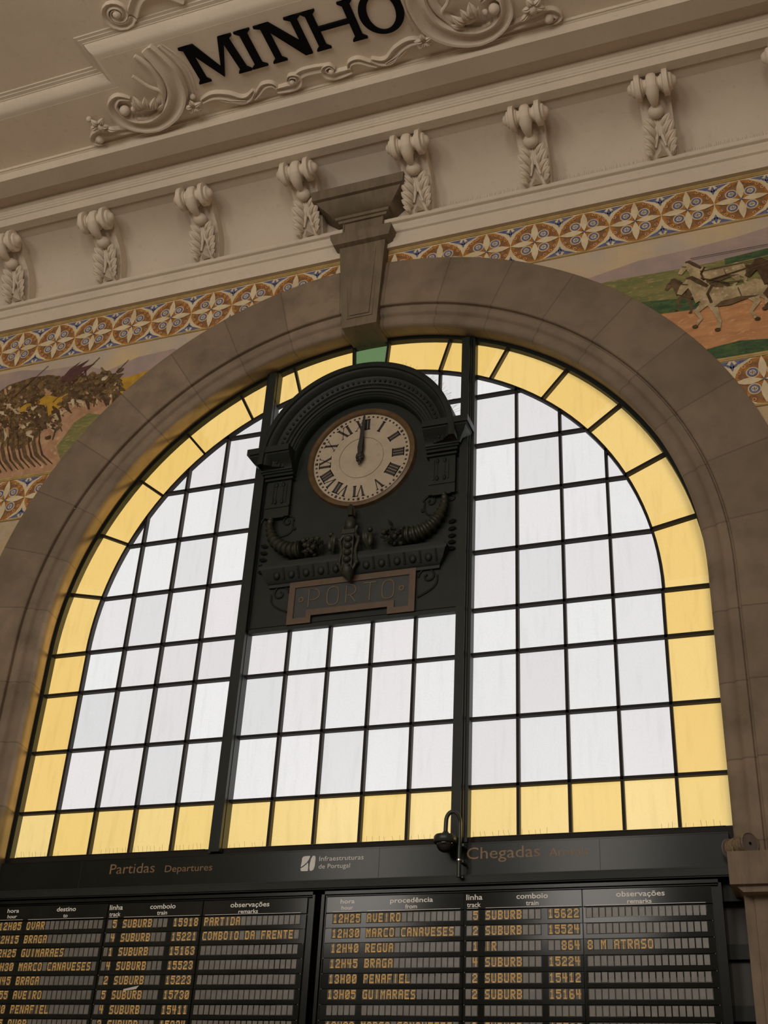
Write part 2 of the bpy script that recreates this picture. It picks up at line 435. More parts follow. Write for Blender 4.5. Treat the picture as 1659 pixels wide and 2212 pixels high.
for deg in (12.2, 24.8, 37.5, 50.1, 62.7, 74.3, 86.5):
    for s in (-1, 1):
        a = PI/2 - s*math.radians(90-deg); ca, sa = math.cos(a), math.sin(a)
        px, pz = -sa*fw, ca*fw
        P = [(RI*ca+px, 1.734+RI*sa+pz), (RO*1.01*ca+px, 1.734+RO*1.01*sa+pz), (RO*1.01*ca-px, 1.734+RO*1.01*sa-pz), (RI*ca-px, 1.734+RI*sa-pz)]
        m.poly_y(P, -fd, fd)
o = m.build('glazing_bars', M['bar'], win)
m = MB()
oo = [(3.555, -.5)] + arc(3.555, 0, PI, 72) + [(-3.555, -.5)]; ii = [(RO, -.5)] + arc(RO, 0, PI, 72) + [(-RO, -.5)]
m.strip_y(oo, ii, -.045, .029, closed=False)
m.build('outer_frame', M['iron'], win)
for s in (-1, 1):
    m = MB(); x0, x1 = sorted((s*1.112, s*1.255))
    m.box(x0, x1, -.075, .029, -.5, 1.734+math.sqrt(3.53**2-1.255**2))
    xa, xb = sorted((s*1.118, s*1.205)); m.box(xa, xb, -.125, -.07, -.5, 5.0)
    m.tube([(s*1.212, -.09, -.5), (s*1.212, -.09, 5.0)], .012, 8)
    m.build('mullion', M['iron'], win)
m = MB(); m.box(-3.5, 3.5, -.05, .05, -.62, -.455); m.build('sill_rail', M['bar'], win)
def sheet(name, polys, mt, y=.030):
    m = MB()
    for P in polys:
        n = len(P); m.add([(x, y, z) for x, z in P], [tuple(range(n))])
    return m.build(name, mt, win)
a0 = math.acos(1.24/RI)
sheet('clear_glass', [[(3.05, 0), (1.24, 0)] + [(RI*math.cos(a0*(1-i/30)), 1.734+RI*math.sin(a0*(1-i/30))) for i in range(31)],
                      [(-3.05, 0), (-1.24, 0)] + [(-RI*math.cos(a0*(1-i/30)), 1.734+RI*math.sin(a0*(1-i/30))) for i in range(31)],
                      [(-1.13, 0), (1.13, 0), (1.13, 1.74), (-1.13, 1.74)],
                      [(-1.13, 3.7), (1.13, 3.7)] + [(RI*math.cos(a), 1.734+RI*math.sin(a)) for a in [math.acos(1.13/RI)+(PI-2*math.acos(1.13/RI))*i/24 for i in range(25)]]], M['glass_clear'])
sheet('yellow_glass_row', [[(-RO-.02, -.47), (RO+.02, -.47), (RO+.02, 0), (-RO-.02, 0)]], M['glass_yellow'])
m = MB(); q = math.radians(3.5); P = []
rows = [[(s*RO*1.005, .030, z), (s*3.06, .030, z)] for s, z in ((1, 0), (1, 1.0))]
rows += [[(r*math.cos(a), .030, 1.734+r*math.sin(a)) for r in (RO*1.005, RI)] for a in [(PI/2-q)*i/48 for i in range(49)]]
rows2 = [[(-x, y, z) for x, y, z in r] for r in rows]
m.grid(rows, smooth=False); m.grid(rows2, smooth=False); m.build('yellow_glass_border', M['glass_yellow_ring'], win)
m = MB(); m.grid([[(r*math.cos(a), .030, 1.734+r*math.sin(a)) for r in (RO*1.005, RI)] for a in [PI/2-q+2*q*i/6 for i in range(7)]], smooth=False)
m.build('green_glass_pane', M['glass_green'], win)

# dark timber screen behind the boards, down to the floor
m = MB(); m.box(-3.56, 3.56, .02, .10, FZ, -.50)
for z in (-1.42, -1.86, -2.35, -3.2): m.box(-3.56, 3.56, -.04, .03, z-.06, z+.05, 1)
m.box(-3.56, 3.56, -.10, .03, -1.06, -.90, 1)
struct(m.build('door_1', [M['wood_dark'], M['iron']]), 'dark timber screen behind the display boards')

# ------------------------------------------------------------------ plaster mouldings
def run(name, prof, mt, label=None, x0=-HX, x1=HX, smooth=False):
    m = MB(); m.poly_x([(-y, z) for y, z in prof], x0, x1, 0, smooth)
    o = m.build(name, mt)
    return struct(o, label)
run('trim_4', [(.34, 6.29), (.415, 6.282), (.418, 6.475), (.405, 6.482), (.405, 6.49), (.432, 6.50), (.436, 6.515), (.448, 6.55), (.462, 6.572), (.462, 6.582),
               (.452, 6.588), (.452, 6.594), (.488, 6.602), (.496, 6.612), (.496, 6.652), (.488, 6.658), (.36, 6.70), (.34, 6.70)], M['plaster'], 'plaster moulding above the tile border')
cove = [(.385, 6.62), (.385, 6.80), (.40, 6.90), (.44, 7.01), (.51, 7.12), (.61, 7.22), (.74, 7.30), (.89, 7.35), (1.06, 7.37)]
run('wall_frieze', cove + [(1.06, 7.95), (.3, 7.95), (.3, 6.62)], M['plaster_wall'], 'plaster cove behind the corbels', smooth=False)
for pl in bpy.data.objects['wall_frieze'].data.polygons: pl.use_smooth = len(pl.vertices) == 4 and abs(pl.normal.z) < .99 and pl.center.y < -.36
run('trim_5', [(1.035, 7.35), (1.15, 7.35), (1.152, 7.473), (1.168, 7.476), (1.172, 7.495), (1.185, 7.503), (1.190, 7.52), (1.205, 7.530), (1.212, 7.545), (1.235, 7.556), (1.235, 7.60),
               (1.442, 7.60), (1.444, 7.522), (1.692, 7.522), (1.694, 7.650), (1.708, 7.654), (1.708, 7.664), (1.728, 7.664), (1.730, 7.704), (1.80, 7.76), (1.80, 7.95), (1.035, 7.95)],
    M['plaster'], 'projecting plaster cornice above the corbels')
XL, XR = -2.36, 1.94
CR = [(0, 7.70), (.015, 7.703), (.055, 7.714), (.10, 7.745), (.135, 7.79), (.15, 7.815), (.152, 7.826), (.165, 7.826), (.168, 7.835), (.205, 7.842), (.208, 7.852), (.24, 7.856), (.245, 7.872), (.30, 7.90)]
m = MB()
m.poly_z([(-HX, -1.72), (HX, -1.72), (HX, -2.40), (-HX, -2.40)], 7.70, 7.9)
m.poly_z([(XL, -2.40), (XR, -2.40), (XR, -2.80), (XL, -2.80)], 7.70, 7.9)
struct(m.build('trim_7', M['plaster_ceiling']), 'flat plaster band of the ceiling carrying the lettering')
# crown moulding following the outline of the lettered tablet (mitred)
pts = [(-HX, -2.39), (XL, -2.39), (XL, -2.79), (XR, -2.79), (XR, -2.39), (HX, -2.39)]
offs = [(0, -1), (-1, -1), (-1, -1), (1, -1), (1, -1), (0, -1)]
m = MB(); m.grid([[(x+ox*d, y+oy*d, z) for d, z in CR] for (x, y), (ox, oy) in zip(pts, offs)], smooth=False)
o = m.build('trim_6', M['plaster']); struct(o, 'crown moulding stepping forward around the tablet')
m = MB(); m.box(-HX, HX, HY, -2.60, CZ, CZ+.25)
struct(m.build('ceiling', M['plaster_ceiling']))
m = MB(); m.box(-HX, HX, -2.62, .42, 7.93, 8.2); struct(m.build('trim_8', M['plaster_ceiling']))

# ------------------------------------------------------------------ tile borders
T = {}
T['cream'] = tile('border_cream', rgb(222,205,170), rgb(206,188,152), 5, seams=True)
T['ochre'] = tile('border_ochre', rgb(182,126,62), rgb(160,106,52), 9)
T['brown'] = tile('border_brown', rgb(150,112,74), rgb(122,88,66), 20)
T['blue'] = tile('border_blue', rgb(82,90,132), rgb(112,118,146), 22, (.35, .65), None, False)
T['pink'] = tile('border_pink', rgb(206,160,118), rgb(190,140,98), 18, (.35, .65), None, False)
T['gold'] = tile('border_gold', rgb(186,160,104), rgb(168,142,90), 8, seams=False)
T['line'] = tile('border_line', rgb(120,84,58), rgb(110,78,56), 8, seams=False)
def ring(m, cx, cz, r0, r1, y, mi, n=28, a0=0, a1=2*PI):
    m.strip_y([(cx+r1*math.cos(a0+(a1-a0)*i/n), cz+r1*math.sin(a0+(a1-a0)*i/n)) for i in range(n+1)],
              [(cx+r0*math.cos(a0+(a1-a0)*i/n), cz+r0*math.sin(a0+(a1-a0)*i/n)) for i in range(n+1)], y, y+.0006, mi, closed=False)
def disc(m, cx, cz, r, y, mi, n=16, sx=1, sz=1):
    m.poly_y([(cx+sx*r*math.cos(2*PI*i/n), cz+sz*r*math.sin(2*PI*i/n)) for i in range(n)], y, y+.0006, mi)
def petal(m, cx, cz, ang, r0, r1, w, y, mi):
    ca, sa = math.cos(ang), math.sin(ang); P = []
    for u, v in ((0, 0), (.18, .55), (.42, 1), (.65, .85), (.85, .4), (1, 0), (.85, -.4), (.65, -.85), (.42, -1), (.18, -.55)):
        r = r0+(r1-r0)*u; P.append((cx+ca*r-sa*w*v, cz+sa*r+ca*w*v))
    m.poly_y(P, y, y+.0006, mi)
def motif(m, cx, cz):
    Y = TY-.003; R = .27
    disc(m, cx, cz, R, Y-.001, 1, 40)                      # ochre roundel
    disc(m, cx, cz, R-.038, Y-.002, 2, 40)                 # brown field
    for k in range(44):                                    # saw-tooth edge
        a = 2*PI*k/44; r0, r1 = R-.052, R-.028; da = PI/52
        m.poly_y([(cx+r0*math.cos(a), cz+r0*math.sin(a)), (cx+r1*math.cos(a-da), cz+r1*math.sin(a-da)), (cx+r1*math.cos(a+da), cz+r1*math.sin(a+da))], Y-.003, Y-.0024, 1 if k % 2 else 2)
    for k in range(4):
        a = PI/4+k*PI/2; px, pz = cx+.135*math.cos(a), cz+.135*math.sin(a)
        petal(m, cx, cz, a, .03, .235, .075, Y-.004, 1)
        disc(m, px, pz, .062, Y-.005, 0, 16); disc(m, px, pz, .052, Y-.006, 3, 16)
        ring(m, px, pz, .022, .031, Y-.007, 0, 12); petal(m, px, pz, a+PI/2, -.03, .03, .006, Y-.0075, 0); petal(m, px, pz, a, -.045, .045, .006, Y-.0075, 0)
        for q in (-.32, 0, .32):                            # small pink scrolls on the rim
            ring(m, cx+.243*math.cos(a+q), cz+.243*math.sin(a+q), .010, .021, Y-.0085, 4, 9)
        disc(m, cx+.10*math.cos(a), cz+.10*math.sin(a), .012, Y-.0085, 2, 6)
    for k in range(4):                                     # white petals
        petal(m, cx, cz, k*PI/2, .008, .274, .040, Y-.009, 0)
    disc(m, cx, cz, .012, Y-.0095, 3, 8)
def spandrel(m, cx, cz, s):
    """blue palmette between two roundels; s=+1 top, -1 bottom"""
    Y = TY-.003; e = cz+s*.268
    m.poly_y([(cx-.20, e), (cx+.20, e), (cx+.075, e-s*.09), (cx+.03, e-s*.16), (cx, e-s*.25), (cx-.03, e-s*.16), (cx-.075, e-s*.09)], Y-.0045, Y-.0039, 0)
    m.poly_y([(cx-.165, e-s*.004), (cx-.025, e-s*.004), (cx-.06, e-s*.055)], Y-.0055, Y-.0049, 3)
    m.poly_y([(cx+.165, e-s*.004), (cx+.025, e-s*.004), (cx+.06, e-s*.055)], Y-.0055, Y-.0049, 3)
    petal(m, cx, e-s*.13, s*PI/2, 0, .125, .020, Y-.006, 3)
    for q in (-1, 1): petal(m, cx, e-s*.09, s*PI/2+q*.85, 0, .085, .014, Y-.006, 3)
def border(name, xs, z, x0, x1, label, z0, z1, strips):
    m = MB(); m.box(x0, x1, TY-.003, TY+.001, z0, z1, 0)
    for x in xs:
        motif(m, x, z)
        for s in (-1, 1): spandrel(m, x+.274, z, s)
    o = m.build(name, [T['cream'], T['ochre'], T['brown'], T['blue'], T['pink']])
    tag(o, label, 'tile border')
    m2 = MB()
    for a, b in strips:
        m2.box(x0, x1, TY-.010, TY-.001, a, b, 0)
        m2.box(x0, x1, TY-.0112, TY-.009, a+(b-a)*.42, a+(b-a)*.47, 1); m2.box(x0, x1, TY-.0112, TY-.009, a+.001, a+.004, 1)
    q = m2.build('edging_strip', [T['gold'], T['line']], None); q.parent = o
    return o
border('tile_border', [2.547+.5475*k for k in range(-4, 8)], 5.955, .25, 6.8, 'long flowered tile border right of the keystone, under the white moulding', 5.68, 6.235, [(6.235, 6.29), (5.655, 5.68)])
border('tile_border', [-1.978-.549*k for k in range(-3, 9)], 5.955, -6.8, -.25, 'long flowered tile border left of the keystone, under the white moulding', 5.68, 6.235, [(6.235, 6.29), (5.655, 5.68)])
border('tile_border', [4.174+.548*k for k in range(-1, 4)], 3.645, 3.45, 6.4, 'short flowered tile border at the right edge, below the painted horses', 3.37, 3.915, [(3.915, 3.965), (3.345, 3.37)])
border('tile_border', [-4.364-.55*k for k in range(-1, 4)], 3.65, -6.6, -3.45, 'short flowered tile border at the left edge, below the painted crowd', 3.38, 3.92, [(3.92, 3.97), (3.355, 3.38)])

# ------------------------------------------------------------------ painted tile pictures (plain generic country scenes)
def pmat(n, a, b, sc=5, st=None, c=None, thr=(.38, .62)): return tile('painted_'+n, rgb(*a), rgb(*b), sc, thr, st, True, rgb(*c) if c else None)
P = {'sky': pmat('sky', (206,182,142), (186,172,158), 1.6), 'hill': pmat('hill', (176,154,142), (158,142,140), 3), 'field': pmat('field', (134,128,80), (108,114,70), 4, (1, 1, 5), (176,152,104)),
     'green': pmat('green', (52,82,58), (84,104,62), 7, (1, 1, 4), (38,62,52)), 'path': pmat('path', (202,146,100), (180,128,88), 4, (1, 1, 4), (214,170,120)),
     'horse': pmat('horse', (186,166,128), (150,130,98), 9, None, (206,190,156)), 'shade': pmat('shade', (112,92,66), (84,66,48), 14), 'dark': pmat('dark', (66,50,36), (92,72,50), 18),
     'yellow': pmat('yellow', (196,156,54), (170,130,50), 8), 'purple': pmat('purple', (84,54,58), (100,66,64), 8), 'crowd': pmat('crowd', (128,102,66), (78,60,42), 12, None, (158,132,92), (.4, .55)),
     'white': pmat('white', (206,190,156), (176,158,126), 10), 'rose': pmat('rose', (188,148,116), (164,126,98), 6, None, (202,168,130))}
def clip(q):
    """keep what lies outside the stone arch (half plane through the arch band)"""
    s = 1 if sum(x for x, z in q) > 0 else -1; out = []
    g = lambda c: (s*c[0]-3.75)*2.25 + (c[1]-3.4)*2.45
    for i in range(len(q)):
        a, b = q[i], q[(i+1) % len(q)]; ga, gb = g(a), g(b)
        if ga >= 0: out.append(a)
        if ga*gb < 0: t_ = ga/(ga-gb); out.append((a[0]+(b[0]-a[0])*t_, a[1]+(b[1]-a[1])*t_))
    return out
def flat(polys, mt, col, lay):
    mb, mats = col
    if mt not in mats: mats.append(mt)
    for i, q in enumerate(clip(q) for q in polys if len(clip(q)) > 2): mb.poly_y(q, TY-.003-lay*.0008-i*.00003, TY-.0024-lay*.0008-i*.00003, mats.index(mt))
def ell(cx, cz, a, b, rot=0, n=18): return [(cx+a*math.cos(t)*math.cos(rot)-b*math.sin(t)*math.sin(rot), cz+a*math.cos(t)*math.sin(rot)+b*math.sin(t)*math.cos(rot)) for t in [2*PI*i/n for i in range(n)]]
def limb(pts, w):
    L, R = [], []
    for i, (x, z) in enumerate(pts):
        a = pts[max(i-1, 0)]; b = pts[min(i+1, len(pts)-1)]; dx, dz = b[0]-a[0], b[1]-a[1]; l = math.hypot(dx, dz) or 1
        q = w[i] if hasattr(w, '__len__') else w
        L.append((x-dz/l*q, z+dx/l*q)); R.append((x+dz/l*q, z-dx/l*q))
    return L + R[::-1]
mu = (MB(), [])
flat([[(1.6, 5.655), (6.4, 5.655), (6.4, 3.965), (1.6, 3.965)]], P['sky'], mu, 0)
flat([[(1.7, 5.25), (2.6, 5.30), (3.1, 5.40), (3.6, 5.42), (4.1, 5.46), (4.6, 5.54), (6.4, 5.5), (6.4, 5.1), (1.7, 5.1)]], P['hill'], mu, 1)
flat([[(1.7, 5.12), (2.8, 5.20), (3.6, 5.18), (4.3, 5.20), (6.4, 5.22), (6.4, 4.4), (1.7, 4.4)]], P['field'], mu, 2)
flat([[(2.5, 4.90), (3.2, 4.83), (3.6, 4.78), (3.7, 4.62), (3.2, 4.58), (2.5, 4.60)], [(3.95, 5.20), (4.5, 5.24), (4.5, 5.15), (3.95, 5.12)]], P['green'], mu, 3)
flat([[(3.0, 4.66), (3.6, 4.62), (4.3, 4.86), (6.4, 4.9), (6.4, 4.1), (3.0, 4.05)]], P['path'], mu, 4)
flat([[(3.0, 3.965), (6.4, 3.965), (6.4, 4.10), (4.3, 4.10), (4.0, 4.14), (3.8, 4.12), (3.0, 4.0)]], P['green'], mu, 5)
def pony(cx, cz, s, lay, key='horse'):
    f = lambda pts: [(cx+x*s, cz+z*s) for x, z in pts]
    legs = [limb(f([(-.24,-.06),(-.34,-.16),(-.30,-.26),(-.36,-.33)]), [.045*s,.03*s,.017*s,.02*s]), limb(f([(-.18,-.08),(-.14,-.22),(-.12,-.34),(-.14,-.42)]), [.05*s,.028*s,.018*s,.022*s]),
            limb(f([(.22,-.05),(.27,-.17),(.20,-.28),(.24,-.37)]), [.07*s,.035*s,.018*s,.02*s]), limb(f([(.30,-.02),(.38,-.14),(.36,-.24),(.44,-.30)]), [.07*s,.035*s,.018*s,.02*s])]
    flat(legs, P[key], mu, lay)
    flat([ell(cx+x*s, cz+z*s, .03*s, .022*s) for x, z in ((-.37,-.35),(-.15,-.44),(.25,-.39),(.46,-.31))], P['dark'], mu, lay+1)
    flat([f([(-.30,.10),(-.20,.14),(-.05,.10),(.12,.09),(.28,.14),(.38,.08),(.40,-.03),(.33,-.10),(.15,-.11),(0,-.15),(-.16,-.14),(-.28,-.06),(-.33,.02)])], P[key], mu, lay+2)
    flat([limb(f([(-.22,.02),(-.30,.16),(-.37,.25),(-.41,.27)]), [.14*s,.09*s,.06*s,.04*s]), limb(f([(-.37,.26),(-.45,.19),(-.50,.11)]), [.055*s,.045*s,.028*s])], P[key], mu, lay+3)
    flat([limb(f([(-.20,.15),(-.29,.24),(-.36,.31),(-.41,.31)]), [.02*s,.03*s,.025*s,.012*s]), limb(f([(-.18,-.08),(-.21,.05),(-.15,.16)]), .016*s), limb(f([(-.40,.22),(-.46,.24)]), .008*s), limb(f([(.39,.05),(.47,.0),(.50,-.10)]), [.02*s,.035*s,.01*s])], P['dark'], mu, lay+4)
    flat([f([(-.16,-.14),(0,-.15),(.15,-.11),(.30,-.09),(.10,-.06),(-.08,-.08)]), limb(f([(.10,.06),(.13,-.09)]), .006*s)], P['shade'], mu, lay+5)
pony(3.66, 4.86, .62, 6, 'shade'); pony(3.86, 5.02, .72, 12, 'horse'); pony(3.95, 4.73, .95, 18, 'horse'); pony(4.62, 4.80, .95, 24, 'dark')
flat([limb([(3.62, 5.27), (4.5, 5.26)], .004), limb([(3.70, 5.08), (4.2, 5.09), (4.9, 5.14)], .005), limb([(3.75, 4.94), (4.1, 5.0), (4.9, 5.16)], .007), limb([(3.7, 4.99), (3.95, 4.87), (4.1, 4.86)], .006)], P['dark'], mu, 31)

tag(mu[0].build('tile_mural', mu[1]), 'painted tile picture of pale horses pulling along a path, right of the arch', 'tile picture')
ml = (MB(), [])
flat([[(-6.6, 5.655), (-1.6, 5.655), (-1.6, 5.0), (-3.4, 3.97), (-6.6, 3.97)]], P['sky'], ml, 0)
flat([[(-6.6, 5.62), (-4.6, 5.60), (-4.2, 5.52), (-3.7, 5.50), (-3.3, 5.32), (-2.9, 5.44), (-2.4, 5.46), (-2.2, 5.3), (-2.6, 5.0), (-6.6, 5.25)]], P['hill'], ml, 1)
flat([[(-3.6, 5.22), (-3.0, 5.16), (-2.6, 5.22), (-2.8, 4.7), (-3.6, 4.6)]], P['yellow'], ml, 2)
flat([[(-6.6, 5.20), (-4.7, 5.10), (-3.8, 4.98), (-3.1, 5.02), (-2.9, 4.6), (-3.3, 3.97), (-6.6, 3.97)]], P['rose'], ml, 3)
flat([[(-3.62, 4.62), (-3.45, 4.72), (-3.25, 4.66), (-3.3, 4.3), (-3.7, 4.1), (-3.8, 4.3)]], P['field'], ml, 4)
rnd = random.Random(5)
flat([[(-6.6, 5.30), (-5.0, 5.24), (-4.75, 5.40), (-4.4, 5.45), (-4.1, 5.42), (-3.85, 5.30), (-3.5, 5.30), (-3.25, 5.28), (-3.05, 5.12), (-3.25, 4.98), (-3.7, 4.98), (-3.95, 4.80), (-4.1, 4.50), (-4.35, 4.35), (-4.7, 4.55), (-6.6, 4.6)]], P['crowd'], ml, 5)
L = []
for k in range(120):
    x = rnd.uniform(-5.4, -3.15); z = 5.30 - max(0, -x-4.5)*.12 + rnd.uniform(-.16, .07)*(1.0) - (0 if x < -3.6 else .03)
    if k % 3 == 0: z = rnd.uniform(4.45 if x < -4.0 else 4.98, 5.2)
    L.append(ell(x, z, rnd.uniform(.025, .075), rnd.uniform(.02, .06), rnd.uniform(0, 3), 9))
flat(L[::2], P['crowd'], ml, 5.3); flat(L[1::2], P['shade'], ml, 5.6)
for key, n, lay in (('dark', 150, 6), ('shade', 110, 7), ('white', 55, 8), ('rose', 40, 8.5), ('crowd', 110, 9)):
    L = []
    for k in range(n):
        x = rnd.uniform(-5.3, -3.1); z = 5.02 + rnd.gauss(0, .16) + .12*math.sin(x*2.3) - max(0, -x-4.1)*.14 - (.2*rnd.random() if x < -3.9 else -.06)
        if x > -3.8: z = max(z, 4.98)
        kind = rnd.random()
        if kind < .4: L.append(limb([(x, z), (x+rnd.uniform(.03,.12), z-rnd.uniform(.02,.14)), (x+rnd.uniform(.05,.2), z-rnd.uniform(.1,.22))], [.012, rnd.uniform(.01,.03), .006]))
        elif kind < .8:
            a = rnd.uniform(0, 6); L.append([(x+rnd.uniform(.4,1)*.07*math.cos(a+t*PI/4), z+rnd.uniform(.4,1)*.05*math.sin(a+t*PI/4)) for t in range(8)])
        else: L.append(ell(x, z+.05, .026, .03))
    flat(L, P[key], ml, lay)
flat([[(-3.98, 5.30), (-3.86, 5.46), (-3.72, 5.55), (-3.80, 5.47), (-3.60, 5.55), (-3.72, 5.44), (-3.50, 5.47), (-3.68, 5.37), (-3.60, 5.30), (-3.80, 5.26)]], P['purple'], ml, 10)
flat([[(-4.28, 5.02), (-4.12, 5.12), (-3.95, 5.05), (-3.80, 5.08), (-3.86, 4.90), (-4.02, 4.78), (-4.08, 4.95)], ell(-4.4, 4.98, .09, .05, .4)], P['yellow'], ml, 11)
flat([limb([(-4.62+.15*k, 4.62), (-4.60+.15*k, 4.42), (-4.52+.15*k, 4.24), (-4.36+.16*k, 4.06)], [.010, .028, .026, .010]) for k in range(-6, 4)], P['shade'], ml, 5.2)
flat([limb([(-4.55+.15*k, 4.60), (-4.52+.15*k, 4.42), (-4.43+.15*k, 4.22), (-4.28+.16*k, 4.06)], [.006, .012, .014, .006]) for k in range(-6, 4)], P['dark'], ml, 5.1)
flat([limb([(-4.0, 4.98), (-3.45, 5.55)], .005), limb([(-3.35, 5.05), (-3.02, 5.42)], .004), limb([(-4.6, 5.2), (-4.2, 5.58)], .004)], P['dark'], ml, 13)
tag(ml[0].build('tile_mural', ml[1]), 'painted tile picture of a dense moving crowd with a dark banner, left of the arch', 'tile picture')

# ================================================================== keystone
ks = thing('keystone', 'brown stone keystone with flared capital at the crown of the arch', 'keystone', (0, -.4, 5.2))
def taper(m, secs, mi=0):
    """secs: (z, halfwidth, yfront, yback)"""
    rows = [[(-h, yb_, z), (-h, yf, z), (h, yf, z), (h, yb_, z)] for z, h, yf, yb_ in secs]
    m.grid(rows, mi, False, closed_v=True, cap=True)
m = MB(); taper(m, [(5.215, .205, -.405, .02), (5.215, .206, -.412, .02), (6.40, .286, -.505, -.30)]); m.build('shaft', M['stone_dark'], ks)
m = MB()
for a, b in (((5.36, .150), (5.40, .150)),):
    z0, z1 = 5.34, 6.30; w0, w1 = .135, .195; f0, f1 = -.425, -.488
    for s in (-1, 1): m.grid([[(s*w0, f0+.02, z0), (s*w0, f0-.004, z0), (s*(w0+.018), f0-.004, z0), (s*(w0+.018), f0+.02, z0)], [(s*w1, f1+.02, z1), (s*w1, f1-.006, z1), (s*(w1+.018), f1-.006, z1), (s*(w1+.018), f1+.02, z1)]], 0, False, closed_v=True, cap=True)
    m.box(-w0-.018, w0+.018, f0-.006, f0+.02, z0-.018, z0); m.box(-w1-.018, w1+.018, f1-.008, f1+.02, z1, z1+.018)
    taper(m, [(z0+.02, w0-.02, f0-.010, f0+.02), (z1-.02, w1-.02, f1-.012, f1+.02)])
m.build('raised_panel', M['stone_dark'], ks)
m = MB(); taper(m, [(6.34, .290, -.49, -.30), (6.365, .345, -.555, -.30), (6.40, .35, -.56, -.30), (6.43, .372, -.585, -.30), (6.49, .380, -.590, -.30), (6.505, .372, -.585, -.30), (6.51, .30, -.53, -.30)]); m.build('neck_moulding', M['stone_dark'], ks)
m = MB(); taper(m, [(6.50, .250, -.525, -.30), (6.72, .256, -.530, -.30)]); m.box(-.250, -.232, -.538, -.51, 6.52, 6.70); m.box(.232, .250, -.538, -.51, 6.52, 6.70); m.build('neck', M['stone_dark'], ks)
m = MB(); taper(m, [(6.685, .295, -.555, -.35), (6.715, .305, -.565, -.35), (6.72, .33, -.585, -.35), (6.755, .34, -.595, -.35), (6.76, .36, -.61, -.35), (6.81, .42, -.655, -.38), (6.87, .50, -.725, -.38), (6.905, .525, -.745, -.38), (6.91, .565, -.785, -.38), (7.045, .575, -.795, -.38), (7.05, .55, -.77, -.38)]); m.build('capital', M['stone_dark'], ks)

# ================================================================== corbels
def front_y(z):                      # face of the console below the scroll
    T_ = [(6.652, .520), (6.70, .545), (6.80, .575), (6.90, .60), (7.0, .655), (7.08, .74), (7.14, .86), (7.2, .95)]
    for (a, ya), (b, yb_) in zip(T_, T_[1:]):
        if z <= b: return ya+(yb_-ya)*max(0, z-a)/(b-a)
    return .95
def make_corbel(cx, label, group):
    t = thing('corbel', label, 'corbel', (cx, -.4, 6.652), group)
    m = MB()
    zs = [6.652, 6.70, 6.80, 6.90, 7.0, 7.08, 7.14]
    P_ = [(-.38, 6.652)] + [(-(front_y(z)-.05), z) for z in zs[:5]] + [(-.66, 7.07), (-.76, 7.14), (-.84, 7.24), (-.90, 7.40), (-.38, 7.40)]
    m.poly_x(P_, cx-.165, cx+.165)
    m.build('bracket_body', M['plaster_carved'], t)
    m = MB()
    half = [(0, .128), (.028, .126), (.050, .108), (.056, .080), (.070, .072), (.084, .080), (.092, .080), (.096, .096), (.110, .096), (.114, .122), (.120, .140), (.172, .142), (.178, .128), (.182, .098), (.205, .092), (.215, .075), (.222, .062), (.242, .052), (.258, .030), (.262, .004)]
    pr = [(-x, r) for x, r in half[::-1]] + half[1:]
    m.lathe_x(pr, (cx, -1.0, 7.222), 24); m.build('scroll', M['plaster_carved'], t)
    m = MB(); m.tube([(cx, -1.07, 7.15), (cx, -1.02, 7.105), (cx, -.95, 7.075), (cx, -.87, 7.07), (cx, -.80, 7.085)], [.062, .072, .058, .036, .024], 12); m.build('drop', M['plaster_carved'], t)
    m = MB(); m.sphere((cx, -.775, 7.065), .082, n=16, m=10, sx=1.08, sz=.9); m.build('bead', M['plaster_carved'], t)
    m = MB()
    def Q(x, z, o=0): return (cx+x, -(front_y(z)+o), z)
    for s in (-1, 1):
        # side flutes curling outwards, three tiers
        for (x0, z0, x1, z1, w_, o1) in ((.03, 6.95, .150, 7.055, .045, .015), (.045, 6.86, .172, 6.985, .060, .05), (.06, 6.78, .185, 6.865, .055, .06),
                                         (.08, 6.72, .190, 6.770, .048, .06), (.10, 6.675, .180, 6.685, .036, .06)):
            m.leaf(Q(s*x0, z0, -.02), Q(s*x1, z1, o1), (s*.3, -1, -.1), w_, .30, n=7, thick=.55)
        m.tube([Q(s*.028, 7.05, -.005), Q(s*.026, 6.95, .012), Q(s*.03, 6.86, .008), Q(s*.055, 6.76, -.01)], [.016, .022, .020, .010], 7)
    m.tube([Q(0, 7.05, .0), Q(0, 6.95, .016), Q(0, 6.88, .0)], [.012, .018, .010], 7)
    m.build('acanthus_leaf', M['plaster_carved'], t)
    m = MB(); m.grid([[(cx-.062, -.515, 6.652), (cx, -.60, 6.655), (cx+.062, -.515, 6.652)], [(cx-.035, -.535, 6.72), (cx, -.60, 6.725), (cx+.035, -.535, 6.72)], [(cx-.006, -.56, 6.80), (cx, -.585, 6.80), (cx+.006, -.56, 6.80)]], 0, False, closed_v=True, cap=True)
    for s in (-1, 1): m.leaf((cx+s*.11, -.50, 6.652), (cx+s*.13, -.60, 6.70), (s*.2, -1, .3), .03, .2, thick=.8)
    m.build('base_tongue', M['plaster_carved'], t)
    return t
names = ['leftmost white plaster corbel of the row, cut by the left edge', 'second white plaster corbel from the left', 'third white plaster corbel from the left',
         'white plaster corbel just left of the keystone capital', 'white plaster corbel half hidden by the keystone capital, on its right', 'second white plaster corbel right of the keystone capital',
         'third white plaster corbel right of the keystone capital', 'rightmost white plaster corbel, cut by the right edge']
GC = 'plaster corbels under the cornice'
c0 = make_corbel(-.69, names[3], GC)
for k in range(8):
    x = (k-3.5)*1.38
    if k != 3: dup(c0, (x, -.4, 6.652), names[k], GC)

